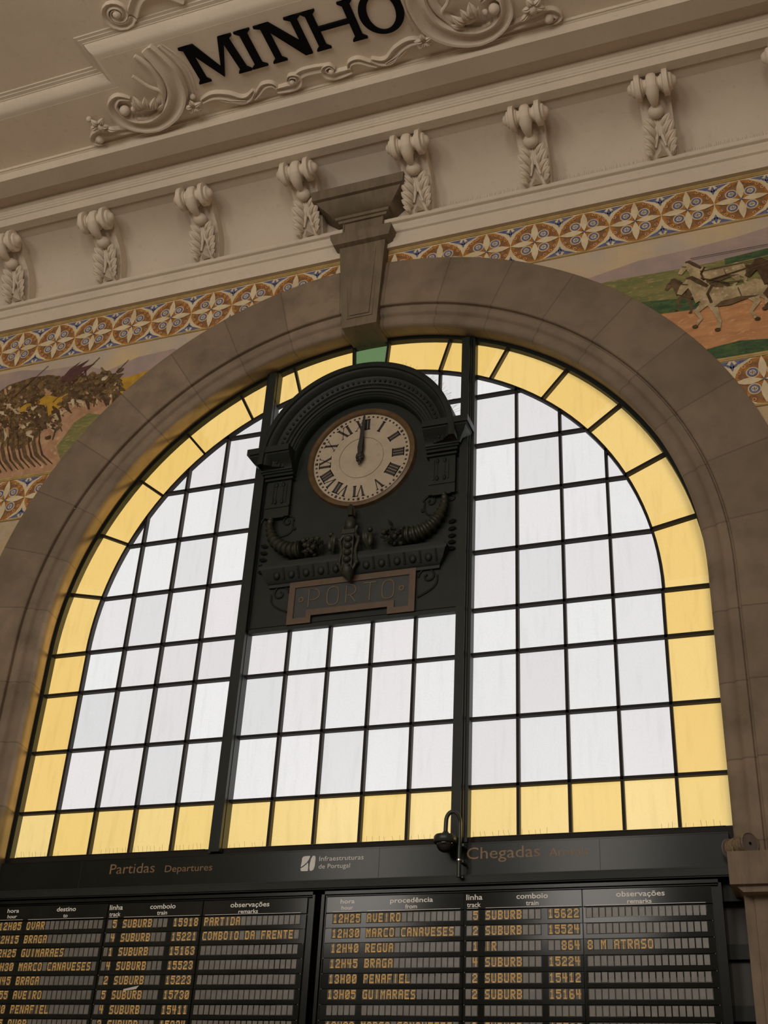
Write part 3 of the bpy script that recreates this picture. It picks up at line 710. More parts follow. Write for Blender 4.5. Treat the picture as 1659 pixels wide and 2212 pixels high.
# ================================================================== lettered tablet on the ceiling band
Z = 7.70
def flatpath(pts, w, h, m, n=10, mi=0, z=Z-.01):
    """rounded band lying on the ceiling; w = list of half widths"""
    P_ = [Vector((x, y, z)) for x, y in pts]; rows = []
    for i, p in enumerate(P_):
        t_ = (P_[min(i+1, len(P_)-1)]-P_[max(i-1, 0)]).normalized(); b = Vector((t_.y, -t_.x, 0))
        ww = w[i] if hasattr(w, '__len__') else w; hh = h[i] if hasattr(h, '__len__') else h
        rows.append([tuple(p + b*ww*u - Vector((0, 0, hh*v))) for u, v in ((-1, -.3), (-1, .35), (-.82, .85), (-.6, .8), (-.35, .45), (0, .30), (.35, .45), (.6, .8), (.82, .85), (1, .35), (1, -.3))])
    m.grid(rows, mi, True, closed_v=True, cap=True)
def bez(pts, n=8):
    """Catmull-Rom through the points"""
    out = []
    for i in range(len(pts)-1):
        p0, p1, p2, p3 = pts[max(i-1, 0)], pts[i], pts[i+1], pts[min(i+2, len(pts)-1)]
        for k in range(n):
            t_ = k/n; out.append(tuple(.5*((2*b)+(-a+c)*t_+(2*a-5*b+4*c-d)*t_*t_+(-a+3*b-3*c+d)*t_**3) for a, b, c, d in zip(p0, p1, p2, p3)))
    out.append(tuple(pts[-1])); return out
def lerp_list(a, n): return [a[min(int(i/(n-1)*(len(a)-1)), len(a)-2)] + (a[min(int(i/(n-1)*(len(a)-1)), len(a)-2)+1]-a[min(int(i/(n-1)*(len(a)-1)), len(a)-2)])*((i/(n-1)*(len(a)-1)) % 1 if i < n-1 else 1) for i in range(n)]
tb = thing('lettered_tablet', 'white plaster ceiling tablet reading MINHO between two large scrolls', 'tablet', (-.21, -2.1, Z))
def volute(s):
    X = lambda x: -.21 + s*(x+.21)*1.0
    m = MB()
    path = bez([(-1.78, -2.78), (-1.72, -2.60), (-1.68, -2.38), (-1.74, -2.12), (-1.93, -1.93), (-2.18, -1.84), (-2.40, -1.88), (-2.545, -2.02), (-2.56, -2.20), (-2.44, -2.29), (-2.32, -2.22)], 7)
    n = len(path)
    flatpath([(X(x), y) for x, y in path], lerp_list([.08, .10, .115, .12, .115, .10, .085, .08, .065, .045, .02], n), lerp_list([.05, .07, .09, .11, .12, .12, .11, .10, .08, .06, .03], n), m)
    m.build('scroll_band', M['plaster_carved'], tb)
    m = MB()                                               # inner hollow leaf turning from the top into the eye
    path = bez([(-1.95, -2.74), (-1.86, -2.55), (-1.85, -2.33), (-1.95, -2.13), (-2.13, -2.04), (-2.28, -2.08)], 6); n = len(path)
    m.tube([(X(x), y, Z-.03) for x, y in path], lerp_list([.03, .045, .05, .05, .04, .02], n), 10, flat=.8, up=(0, 0, 1))
    m.tube([(X(x), y, Z-.055) for x, y in bez([(-2.10, -2.52), (-2.00, -2.34), (-1.90, -2.22), (-2.0, -2.02), (-2.2, -1.93), (-2.36, -1.96)], 6)], .022, 8)
    m.build('inner_fillet', M['plaster_carved'], tb)
    m = MB()
    path = bez([(-1.64, -2.76), (-1.56, -2.56), (-1.53, -2.34), (-1.58, -2.08), (-1.64, -1.98)], 6)
    m.tube([(X(x), y, Z) for x, y in path], .020, 8)
    path = bez([(-1.60, -2.76), (-1.50, -2.56), (-1.47, -2.34), (-1.52, -2.1)], 6)
    m.tube([(X(x), y, Z) for x, y in path], .010, 6)
    m.build('outer_fillet', M['plaster_carved'], tb)
    m = MB(); m.sphere((X(-2.44), -2.12, Z-.06), .062, n=14, m=9); m.sphere((X(-2.335), -2.10, Z-.05), .036, n=12, m=8); m.sphere((X(-2.32), -2.055, Z-.05), .022); m.build('scroll_eye', M['plaster_carved'], tb)
    m = MB()
    for (a, b, w_) in (((-2.22, -2.06), (-2.22, -2.30), .060), ((-2.18, -2.06), (-2.10, -2.24), .045), ((-2.12, -2.03), (-1.99, -2.20), .050), ((-2.08, -2.00), (-1.95, -2.08), .035), ((-2.24, -2.04), (-2.30, -2.22), .03)):
        m.leaf((X(a[0]), a[1], Z-.03), (X(b[0]), b[1], Z-.05), (0, 0, -1), w_, .3, thick=.9)
    m.build('scroll_leaf', M['plaster_carved'], tb)
    m = MB()                                               # side curl with ball and flower
    path = bez([(-2.30, -1.79), (-2.55, -1.83), (-2.78, -1.86), (-2.98, -1.88), (-3.06, -1.80), (-2.98, -1.75)], 6); n = len(path)
    flatpath([(X(x), y) for x, y in path], lerp_list([.02, .045, .06, .06, .04, .015], n), .06, m)
    m.sphere((X(-2.955), -1.825, Z-.06), .050, n=14, m=9)
    m.build('side_curl', M['plaster_carved'], tb)
    m = MB()
    for a in range(5):
        q = a*2*PI/5+.5; m.leaf((X(-2.84), -2.03, Z-.05), (X(-2.84)+.13*math.cos(q), -2.03+.11*math.sin(q), Z-.05), (0, 0, -1), .042, .3, thick=.9)
    m.sphere((X(-2.82), -2.0, Z-.07), .055, n=12, m=8); m.sphere((X(-2.93), -2.12, Z-.04), .035); m.leaf((X(-2.80), -1.98, Z-.04), (X(-2.66), -1.90, Z-.05), (0, 0, -1), .04, .3, thick=.9)
    m.build('side_flower', M['plaster_carved'], tb)
volute(1); volute(-1)
def flower(x, y):
    m = MB()
    for a in range(5):
        q = a*2*PI/5+.9; m.leaf((x, y, Z-.04), (x+.115*math.cos(q), y+.10*math.sin(q), Z-.06), (0, 0, -1), .040, .35, thick=.9)
    m.sphere((x-.05, y+.06, Z-.06), .050, n=12, m=8); m.sphere((x+.03, y-.10, Z-.04), .036, n=12, m=8); m.sphere((x, y, Z-.06), .03)
    m.build('garland_flower', M['plaster_carved'], tb)
flower(-1.62, -1.94); flower(1.20, -1.98)
m = MB()
for s in (1, -1):
    X = lambda x: -.165 + s*(x+.165)
    for path, w_ in (([(-1.52, -1.95), (-1.36, -1.98), (-1.20, -1.92), (-1.08, -1.83), (-.98, -1.83), (-.88, -1.90)], [.03, .05, .06, .06, .045, .02]),
                     ([(-1.30, -1.92), (-1.18, -1.85), (-1.02, -1.80)], [.015, .02, .01]),
                     ([(-.92, -1.80), (-.84, -1.86), (-.74, -1.93), (-.64, -1.92), (-.60, -1.84)], [.015, .035, .04, .03, .015]),
                     ([(-.62, -1.83), (-.50, -1.82), (-.40, -1.82), (-.33, -1.86), (-.335, -1.94), (-.41, -1.96), (-.45, -1.90)], [.04, .055, .055, .045, .03, .02, .012])):
        pp = bez(path, 5); flatpath([(X(x), y) for x, y in pp], lerp_list(w_, len(pp)), .055, m)
    m.sphere((X(-.405), -1.885, Z-.05), .034, n=12, m=8)
pp = bez([(-.36, -1.90), (-.25, -1.95), (-.1, -1.95), (.03, -1.93)], 5); flatpath(pp, .055, .035, m)
m.build('ribbon_garland', M['plaster_carved'], tb)
# small volute above the tablet crown
m = MB(); pp = []
for i in range(30):
    a = .6+i*.42; r = .17*(1-i/31); pp.append((-1.95+r*math.cos(a), -3.17+r*math.sin(a)))
flatpath(pp, lerp_list([.05, .04, .02], 30), .06, m, z=CZ)
flatpath(bez([(-1.80, -3.10), (-1.60, -3.28), (-1.35, -3.26), (-1.15, -3.10)], 6), .07, .05, m, z=CZ)
m.sphere((-1.95, -3.17, CZ-.03), .05)
tag(m.build('ceiling_scroll', M['plaster_carved']), 'small white plaster scroll above the tablet crown, cut by the top edge', 'scroll')

# letters: seen from below, their heads point into the room
YB, YT = -2.158, -2.668
def L(x, v): return (x, YB+(YT-YB)*v)          # v: 0 foot, 1 head
def letter(name, polys):
    m = MB()
    for i, q in enumerate(polys): m.poly_z([L(*c) for c in q], Z-.022-.0007*i, Z+.002)
    o = m.build('letter_'+name, M['black'], tb); return o
def stem(x0, x1, v0=0, v1=1, w_=.050, sf=.048, foot=True, head=True):
    """a slightly flared stem with bracketed serifs; x0 foot centre, x1 head centre"""
    q = [(x0-w_, v0), (x0+w_, v0), (x1+w_, v1), (x1-w_, v1)]; r = [q]
    if foot: r.append([(x0-w_-sf, v0), (x0+w_+sf, v0), (x0+w_+sf, v0+.035), (x0+w_, v0+.11), (x0-w_, v0+.11), (x0-w_-sf, v0+.035)])
    if head: r.append([(x1-w_-sf, v1), (x1+w_+sf, v1), (x1+w_+sf, v1-.035), (x1+w_, v1-.11), (x1-w_, v1-.11), (x1-w_-sf, v1-.035)])
    return r
letter('M', stem(-1.365, -1.365, w_=.042, sf=.035, head=False) + [[(-1.45, 1), (-1.33, 1), (-1.31, .9), (-1.36, .86), (-1.40, .9), (-1.45, .95)]] +
       [[(-1.40, 1), (-1.27, 1), (-1.10, .28), (-1.115, .02)], [(-1.115, .02), (-1.10, .28), (-.96, 1), (-.885, 1)]] + [[(-.96, 1), (-.80, 1), (-.80, .95), (-.86, .88), (-.95, .9)]] + stem(-.855, -.895, w_=.043, sf=.037, head=False))
letter('I', stem(-.672, -.672, w_=.045, sf=.050))
letter('N', stem(-.425, -.425, w_=.040, sf=.045, head=False) + [[(-.53, 1), (-.36, 1), (-.36, .9), (-.42, .86), (-.47, .9), (-.53, .95)], [(-.46, 1), (-.35, 1), (-.05, .2), (-.05, 0), (-.12, 0)]] + [[(-.11, 0), (-.035, 0), (-.035, 1), (-.11, 1)], [(-.17, 1), (.018, 1), (.018, .96), (-.035, .89), (-.11, .89), (-.17, .96)]])
letter('H', stem(.105, .105, w_=.042, sf=.042) + stem(.53, .53, w_=.042, sf=.042) + [[(.105, .46), (.53, .46), (.53, .57), (.105, .57)]])
m = MB()
rows = []
for i in range(48):
    a = 2*PI*i/48; co_, si_ = math.cos(a), math.sin(a)
    o_ = (.86+.245*co_, (YB+YT)/2+.268*si_); n_ = (.86+.155*co_-.012*si_, (YB+YT)/2+.220*si_)
    rows.append([(o_[0], o_[1], Z+.002), (o_[0], o_[1], Z-.022), (n_[0], n_[1], Z-.022), (n_[0], n_[1], Z+.002)])
m.grid(rows, 0, False, closed_u=True, closed_v=True); m.build('letter_O', M['black'], tb)

# ================================================================== station clock
ck = thing('station_clock', 'dark green iron clock surround with round cream dial, hanging in the window', 'clock', (0, -.05, 1.735))
CX, CC = 0, 3.634
m = MB()
m.poly_y([(-1.135, 1.735), (1.135, 1.735), (1.135, 3.62), (.97, 3.75)] + [(1.03*math.cos(a), CC+1.03*math.sin(a)) for a in [PI*(i+2)/32 for i in range(29)]] + [(-.97, 3.75), (-1.135, 3.62)], -.055, .026)
m.box(-1.125, 1.125, -.075, -.02, 1.715, 1.755); m.box(-1.125, 1.125, -.064, -.03, 1.775, 1.785)
m.build('panel', M['iron'], ck)
m = MB()
pr = [(1.03, .02), (1.117, -.03), (1.117, -.315), (1.10, -.322), (1.055, -.322), (1.045, -.300), (1.03, -.296), (1.018, -.285), (.985, -.262), (.975, -.240), (.955, -.236), (.945, -.228), (.895, -.215), (.885, -.200), (.868, -.205), (.855, -.200), (.85, -.180),
      (.825, -.175), (.82, -.160), (.80, -.160), (.79, -.148), (.775, -.150), (.765, -.14), (.758, -.10), (.752, -.05), (1.03, .02)]
m.lathe_y([(r, y) for r, y in pr], (0, CC), 64, smooth=False, a0=-.02, a1=PI+.02, closed=False)
for k in range(46):
    a = PI*(k+.5)/46; m.sphere((.925*math.cos(a), -.232, CC+.925*math.sin(a)), .016, n=8, m=5, sy=.6)
m.build('arched_pediment', M['iron'], ck)
for s in (-1, 1):
    m = MB()
    def ear(z0, z1, hw, yf, inn=.76): m.box(min(s*inn, s*hw), max(s*inn, s*hw), yf, -.03, z0, z1)
    ear(3.76, 3.835, 1.256, -.315); ear(3.735, 3.76, 1.235, -.295)
    m.grid([[(s*.76, -.29, 3.735), (s*1.23, -.29, 3.735), (s*1.23, -.03, 3.735), (s*.76, -.03, 3.735)], [(s*.76, -.25, 3.69), (s*1.20, -.25, 3.69), (s*1.20, -.03, 3.69), (s*.76, -.03, 3.69)], [(s*.76, -.20, 3.655), (s*1.155, -.20, 3.655), (s*1.155, -.03, 3.655), (s*.76, -.03, 3.655)],
            [(s*.76, -.18, 3.60), (s*1.135, -.18, 3.60), (s*1.135, -.03, 3.60), (s*.76, -.03, 3.60)]], 0, False, closed_v=True, cap=True)
    ear(3.575, 3.60, 1.12, -.165); ear(3.545, 3.575, 1.10, -.145); ear(3.50, 3.525, 1.09, -.135)
    ear(3.05, 3.60, 1.07, -.105, .785)
    for z0, z1 in ((3.22, 3.46),):
        for a, b in ((.83, .845), (.985, 1.0)): m.box(min(s*a, s*b), max(s*a, s*b), -.113, -.10, z0, z1)
    for x in (.875, .955):
        for z in (3.45, 3.24): m.sphere((s*x, -.108, z), .020, n=8, m=5, sz=1.5)
        m.box(s*x-.006, s*x+.006, -.112, -.10, 3.25, 3.44)
    m.box(min(s*.785, s*1.07), max(s*.785, s*1.07), -.115, -.09, 3.165, 3.185); m.box(min(s*.83, s*1.03), max(s*.83, s*1.03), -.115, -.05, 3.035, 3.055)
    def vol(cx, cz, r, dr): m.tube([(s*(cx+dr*rr*math.cos(t_)), -.065, cz+rr*math.sin(t_)) for t_, rr in [(i*.4, r*(1-i/22)) for i in range(20)]], .010, 6)
    vol(1.03, 3.02, .085, 1); vol(.80, 3.0, .075, -1); vol(.72, 2.90, .02, 1); vol(.80, 2.14, .10, -1)
    m.tube([(s*x, -.062, z) for x, z in bez([(.74, 3.0), (.74, 2.9), (.79, 2.84), (.90, 2.82)], 4)], .010, 6)
    m.tube([(s*x, -.062, z) for x, z in bez([(.90, 2.14), (.89, 2.05), (.82, 1.98), (.70, 1.92)], 4)], .010, 6)
    for z, a in ((2.72, .3), (2.64, .2), (2.56, .1), (2.49, 0), (2.42, -.1)):       # leaf fringe at the side
        m.leaf((s*1.0, -.06, z), (s*1.085, -.065, z+.05*a), (0, -1, 0), .022, .2, thick=.8)
    m.build('side_pilaster', M['iron'], ck)
m = MB()                                                # egg-and-dart shelf
rows = []
for y, z, hw in ((-.055, 2.205, .915), (-.085, 2.205, .925), (-.09, 2.235, .93), (-.11, 2.25, .94), (-.125, 2.30, .97), (-.165, 2.385, 1.005), (-.17, 2.40, 1.02), (-.17, 2.43, 1.02), (-.15, 2.44, 1.0), (-.15, 2.47, .99), (-.055, 2.475, .99)):
    rows.append([(-hw, -.05, z), (-hw, y, z), (hw, y, z), (hw, -.05, z)])
m.grid(rows, 0, False, closed_v=True, cap=True)
for k in range(-5, 6):
    if k == 0: continue
    x = k*.165; m.sphere((x, -.128, 2.325), .052, n=12, m=8, sx=.8, sy=.55, sz=1.05); m.tube([(x+.08, -.125, 2.27), (x+.08, -.165, 2.385)], .010, 6)
m.build('egg_and_dart_shelf', M['iron'], ck)
for s in (-1, 1):
    m = MB()
    pts_ = bez([(.965, 3.03), (.975, 2.94), (.95, 2.84), (.89, 2.73), (.79, 2.645), (.68, 2.60), (.57, 2.595)], 8); n = len(pts_)
    rad = [r*(1+.13*(1 if i % 4 < 2 else -1)) for i, r in enumerate(lerp_list([.026, .036, .048, .060, .072, .080, .088], n))]
    m.tube([(s*x, -.13, z) for x, z in pts_], rad, 12)
    m.build('cornucopia', M['iron_relief'], ck)
    m = MB(); rnd = random.Random(11+s)
    for k in range(34):
        x = .46+rnd.uniform(-.11, .09); z = 2.60+rnd.uniform(-.085, .12)*(1-abs(x-.46)*2); y = -.13-rnd.uniform(-.03, .06)
        if k % 3: m.sphere((s*x, y, z), rnd.uniform(.018, .032), n=8, m=6)
        else: m.leaf((s*x, y, z), (s*(x-rnd.uniform(-.03, .09)), y-.02, z+rnd.uniform(-.05, .08)), (0, -1, 0), .02, .3, thick=.8)
    m.build('spilling_fruit', M['iron_relief'], ck)
m = MB()                                                # crest between the cornucopias
m.sphere((-.03, -.15, 2.80), .062, n=12, m=8, sz=1.5); m.tube([(-.05, -.14, 3.04), (-.04, -.16, 2.98), (-.035, -.16, 2.90)], [.02, .035, .028], 8)
m.box(-.10, .04, -.20, -.10, 2.67, 2.72); m.box(-.08, .03, -.19, -.06, 2.28, 2.68)
for z in (2.61, 2.53, 2.45, 2.37, 2.29): m.sphere((-.025, -.195, z), .038, n=10, m=7, sx=1.2)
m.tube([(-.02, -.16, 2.27), (-.015, -.16, 2.21), (.0, -.14, 2.15)], [.07, .06, .015], 10)
for s in (-1, 1):
    m.tube([(-.025+s*x, -.17, z) for x, z in bez([(.03, 2.22), (.09, 2.34), (.075, 2.48), (.10, 2.60), (.06, 2.68), (.08, 2.76)], 4)], .020, 8)
    m.sphere((-.025+s*.10, -.17, 2.34), .026); m.sphere((-.025+s*.105, -.17, 2.62), .024)
    m.sphere((-.025+s*.22, -.14, 2.60), .035, sz=2.2); m.sphere((-.025+s*.215, -.15, 2.71), .030); m.leaf((-.025+s*.19, -.13, 2.52), (-.025+s*.16, -.14, 2.72), (0, -1, 0), .025, .3)
m.build('crest', M['iron_relief'], ck)
m = MB(); m.box(-.075, -.015, -.135, -.08, 2.935, 3.015); m.build('grey_lamp', M['spool_end'], ck)
# name plate
out = [(-.683, 2.24), (.683, 2.24), (.683, 1.76), (.40, 1.76), (.40, 1.84), (-.42, 1.84), (-.42, 1.76), (-.683, 1.76)]
inn = [(-.618, 2.17), (.618, 2.17), (.618, 1.825), (.47, 1.825), (.47, 1.905), (-.475, 1.905), (-.475, 1.825), (-.618, 1.825)]
m = MB(); m.poly_y(out, -.080, -.05, 1); m.strip_y(out, inn, -.092, -.078, 0); npl = m.build('name_plate', [M['plate_gold'], M['plate']], ck)
m = MB()
def stroke(pts, r=.0065, cl=False): m.tube([(x, -.083, z) for x, z in (pts+[pts[0]] if cl else pts)], r, 6)
zb, zt_ = 1.935, 2.135
stroke([(-.46, zb), (-.46, zt_), (-.40, zt_), (-.365, 2.12), (-.345, 2.09), (-.345, 2.06), (-.365, 2.03), (-.40, 2.015), (-.445, 2.015)])
def oval(cx, w_=.062): stroke([(cx+w_*math.copysign(abs(math.cos(a))**.7, math.cos(a)), (zb+zt_)/2+(zt_-zb)/2*math.copysign(abs(math.sin(a))**.6, math.sin(a))) for a in [2*PI*i/24 for i in range(24)]], cl=True)
oval(-.195); oval(.397)
stroke([(-.05, zb), (-.05, zt_), (.0, zt_), (.035, 2.12), (.05, 2.09), (.05, 2.06), (.035, 2.035), (.0, 2.02), (-.04, 2.02)]); stroke([(-.005, 2.02), (.06, zb)])
stroke([(.132, zt_), (.268, zt_)]); stroke([(.203, zt_), (.203, zb)])
for x in (-.545, .54): stroke([(x+.024*math.cos(a), 2.03+.024*math.sin(a)) for a in [2*PI*i/12 for i in range(12)]], .007, True)
o = m.build('porto_lettering', M['porto']); o.parent = npl
# dial
DC = 3.668
m = MB(); m.lathe_y([(.552, -.05), (.552, -.082), (.562, -.098), (.585, -.112), (.600, -.105), (.612, -.10), (.618, -.08), (.625, -.05)], (0, DC), 72); m.build('bezel', M['bezel'], ck)
m = MB(); m.lathe_y([(.0, -.0715), (.250, -.0715), (.2505, -.062), (.2565, -.062), (.257, -.0715), (.560, -.0715), (.560, -.05)], (0, DC), 72, smooth=False); dial = m.build('dial', M['dial'], ck)
m = MB()
def rot(pts, a, cx=0, cz=DC): return [(cx+x*math.cos(a)+z*math.sin(a), cz-x*math.sin(a)+z*math.cos(a)) for x, z in pts]
for k in range(60):
    a = 2*PI*k/60; w_, h0, h1 = (.0145, .503, .537) if k % 5 == 0 else (.0105, .509, .531)
    m.poly_y(rot([(-w_, h0), (w_, h0), (w_, h1), (-w_, h1)], a), -.0730, -.0712)
m.build('minute_marks', M['dial_black']).parent = dial
m = MB()
R0, R1 = .352, .487
def I_(x, wide=.0142): return [[(x-wide, R0), (x+wide, R0), (x+wide, R1), (x-wide, R1)]]
def serif(x0, x1): return [[(x0, R0-.002), (x1, R0-.002), (x1, R0+.009), (x0, R0+.009)], [(x0, R1-.009), (x1, R1-.009), (x1, R1+.002), (x0, R1+.002)]]
def V_(x): return [[(x-.046, R1), (x-.018, R1), (x+.008, R0), (x-.006, R0)], [(x-.006, R0), (x+.004, R0), (x+.042, R1), (x+.032, R1)]] + [[(x-.054, R1-.008), (x-.012, R1-.008), (x-.012, R1+.002), (x-.054, R1+.002)], [(x+.022, R1-.008), (x+.05, R1-.008), (x+.05, R1+.002), (x+.022, R1+.002)]]
def X_(x): return [[(x-.046, R1), (x-.018, R1), (x+.044, R0), (x+.016, R0)], [(x+.034, R1), (x+.042, R1), (x-.034, R0), (x-.042, R0)]] + [[(x-.054, R1-.007), (x-.010, R1-.007), (x-.010, R1+.002), (x-.054, R1+.002)], [(x+.022, R1-.007), (x+.052, R1-.007), (x+.052, R1+.002), (x+.022, R1+.002)], [(x-.052, R0-.002), (x-.022, R0-.002), (x-.022, R0+.007), (x-.052, R0+.007)], [(x+.010, R0-.002), (x+.054, R0-.002), (x+.054, R0+.007), (x+.010, R0+.007)]]
def bars(n, x0): return sum([I_(x0+.034*i) for i in range(n)], []) + serif(x0-.02, x0+.034*(n-1)+.02)
NUM = {1: bars(1, 0), 2: bars(2, -.017), 3: bars(3, -.034), 4: bars(4, -.051), 5: V_(0), 6: V_(-.022)+bars(1, .05), 7: V_(-.042)+bars(2, .028), 8: V_(-.058)+bars(3, .010),
       9: bars(1, -.052)+X_(.022), 10: X_(0), 11: X_(-.028)+bars(1, .048), 12: X_(-.045)+bars(2, .028)}
for h, polys in NUM.items():
    for q in polys: m.poly_y(rot(q, 2*PI*h/12), -.0732, -.0712)
m.build('roman_numerals', M['dial_black']).parent = dial
def hand(name, a, pts, y, th=.008):
    m = MB(); m.poly_y(rot(pts, a), y-th, y); return m.build(name, M['dial_black'], ck)
hand('minute_hand', math.radians(2.6), [(-.010, -.03), (-.028, .06), (-.022, .10), (-.026, .30), (-.010, .50), (0, .535), (.010, .50), (.018, .30), (.020, .10), (.024, .06), (.010, -.03)], -.118)
hand('hour_hand', math.radians(1.2), [(-.020, -.08), (-.034, .05), (-.042, .12), (-.020, .30), (0, .345), (.018, .30), (.036, .12), (.030, .05), (.014, -.08)], -.100)
m = MB()
m.lathe_y([(0, -.14), (.026, -.138), (.034, -.128), (.045, -.12), (.048, -.10), (.03, -.072)], (0, DC), 20)
for k in range(5): m.sphere((.030*math.cos(k*1.3-1.2), -.118, DC-.035+.030*math.sin(k*1.3-1.2)), .020, n=8, m=6)
m.tube([(0, -.11, DC-.02), (-.006, -.11, DC-.115)], [.026, .008], 8)
m.build('hand_hub', M['dial_black'], ck)
m = MB(); rnd = random.Random(3)                        # pigeon spikes on the pediment
m.tube([(1.112*math.cos(.3+.05*k), -.23, CC+1.112*math.sin(.3+.05*k)) for k in range(25)], .004, 4)
for k in range(60):
    a = .30+1.2*k/60; r = 1.112
    for q in range(1):
        b = Vector((r*math.cos(a), -.20-.06*q, CC+r*math.sin(a))); d = Vector((math.cos(a)+rnd.uniform(-.3,.3), rnd.uniform(-.5,.5), math.sin(a)+rnd.uniform(-.3,.3))).normalized()*rnd.uniform(.05,.10)
        m.tube([b, b+d], .0012, 4)
tag(m.build('bird_spike_strip', M['spike']), 'thin wire bird spikes on the right shoulder of the clock pediment', 'bird spikes')

# ================================================================== lettering helper
def text_mesh(body, x0, x1, zbase, cap, y, mb, mi=0, thick=.0012, weight=0.0):
    cu = bpy.data.curves.new('tmp_text', 'FONT'); cu.body = body; cu.size = 1; cu.extrude = 0; cu.resolution_u = 3; cu.offset = weight
    ob = bpy.data.objects.new('tmp_text', cu); C.objects.link(ob)
    bpy.context.view_layer.update()
    dg = bpy.context.evaluated_depsgraph_get(); me = bpy.data.meshes.new_from_object(ob.evaluated_get(dg))
    vs = [v.co for v in me.vertices]; a = min(v.x for v in vs); b = max(v.x for v in vs); sx = (x1-x0)/(b-a); sz = cap/.70
    V = [(x0+(v.x-a)*sx, y, zbase+v.y*sz) for v in vs]
    mb.add(V, [tuple(p.vertices) for p in me.polygons], mi)
    bpy.data.objects.remove(ob); bpy.data.curves.remove(cu); bpy.data.meshes.remove(me)

# ================================================================== fascia sign
fs = thing('fascia_sign', 'long dark glossy fascia with faded gold lettering and a pale logo, under the window', 'sign', (0, -.1, -.82))
m = MB(); m.box(-3.445, 3.445, -.20, -.04, -.815, -.548); m.box(-3.445, 3.445, -.203, -.19, -.556, -.546); m.box(-3.445, 3.445, -.203, -.19, -.818, -.808)
pan = m.build('sign_panel', M['board'], fs)
for x in (-2.52, -.55, .50, 1.74, 2.42):
    m = MB(); m.box(x-.002, x+.002, -.2012, -.199, -.81, -.556); m.build('panel_seam', M['slot']).parent = pan
m = MB(); m.box(-3.46, 3.445, -.245, -.10, -.835, -.822); m.box(-3.46, 3.445, -.262, -.10, -.895, -.840); m.box(-3.46, 3.445, -.25, -.10, -.905, -.897)
m.build('lower_ledge', M['iron'], fs)
yf = -.2015
for body, x0, x1, zb_, cap in (('Partidas', -2.20, -1.72, -.690, .092), ('Departures', -1.61, -1.12, -.692, .062), ('Chegadas', 1.291, 1.925, -.683, .098), ('Arrivals', 2.003, 2.325, -.684, .068)):
    m = MB(); text_mesh(body, x0, x1, zb_, cap, yf, m); o = m.build('gold_lettering', M['gold_print']); o.parent = pan
m = MB(); text_mesh('Infraestruturas', -.065, .355, -.648, .042, yf, m, 0); text_mesh('de Portugal', -.065, .232, -.714, .040, yf, m, 0)
m.build('logo_lettering', M['logo']).parent = pan
m = MB()
m.add([(x, yf, z) for x, z in [(-.232,-.618),(-.222,-.604),(-.205,-.600),(-.158,-.598),(-.155,-.604),(-.165,-.630),(-.182,-.655),(-.206,-.675),(-.235,-.694),(-.238,-.690),(-.232,-.64)]], [tuple(range(11))])
m.add([(x, yf, z) for x, z in [(-.238,-.705),(-.212,-.692),(-.190,-.676),(-.173,-.658),(-.168,-.670),(-.166,-.70),(-.166,-.727),(-.172,-.731),(-.228,-.730),(-.238,-.722)]], [tuple(range(10))])
m.add([(x, yf, z) for x, z in [(-.118,-.598),(-.104,-.606),(-.101,-.625),(-.104,-.69),(-.114,-.72),(-.132,-.731),(-.148,-.728),(-.154,-.705),(-.153,-.665),(-.145,-.625),(-.132,-.602)]], [tuple(range(11))])
m.build('logo_emblem', M['logo']).parent = pan

# ================================================================== split-flap boards
F = {'0':'01110 10001 10011 10101 11001 10001 01110','1':'00100 01100 00100 00100 00100 00100 01110','2':'01110 10001 00001 00110 01000 10000 11111','3':'01110 10001 00001 00110 00001 10001 01110',
 '4':'10010 10010 10010 11111 00010 00010 00010','5':'11111 10000 11110 00001 00001 10001 01110','6':'01110 10000 10000 11110 10001 10001 01110','7':'11111 00001 00010 00100 01000 01000 01000','8':'01110 10001 10001 01110 10001 10001 01110',
 'A':'01110 10001 10001 11111 10001 10001 10001','B':'11110 10001 10001 11110 10001 10001 11110','C':'01111 10000 10000 10000 10000 10000 01111','D':'11110 10001 10001 10001 10001 10001 11110','E':'11111 10000 10000 11110 10000 10000 11111',
 'F':'11111 10000 10000 11110 10000 10000 10000','G':'01111 10000 10000 10011 10001 10001 01111','H':'10001 10001 10001 11111 10001 10001 10001','I':'00100 00100 00100 00100 00100 00100 00100','L':'10000 10000 10000 10000 10000 10000 11111',
 'M':'10001 11011 10101 10101 10001 10001 10001','N':'10001 11001 11001 10101 10011 10011 10001','O':'01110 10001 10001 10001 10001 10001 01110','P':'11110 10001 10001 11110 10000 10000 10000','R':'11110 10001 10001 11110 10100 10010 10001',
 'S':'01111 10000 10000 01110 00001 00001 11110','T':'11111 00100 00100 00100 00100 00100 00100','U':'10001 10001 10001 10001 10001 10001 01110','V':'10001 10001 10001 10001 10001 01010 00100','9':'01110 10001 10001 01111 00001 00001 01110'}
CW, CH = .0415, .0735
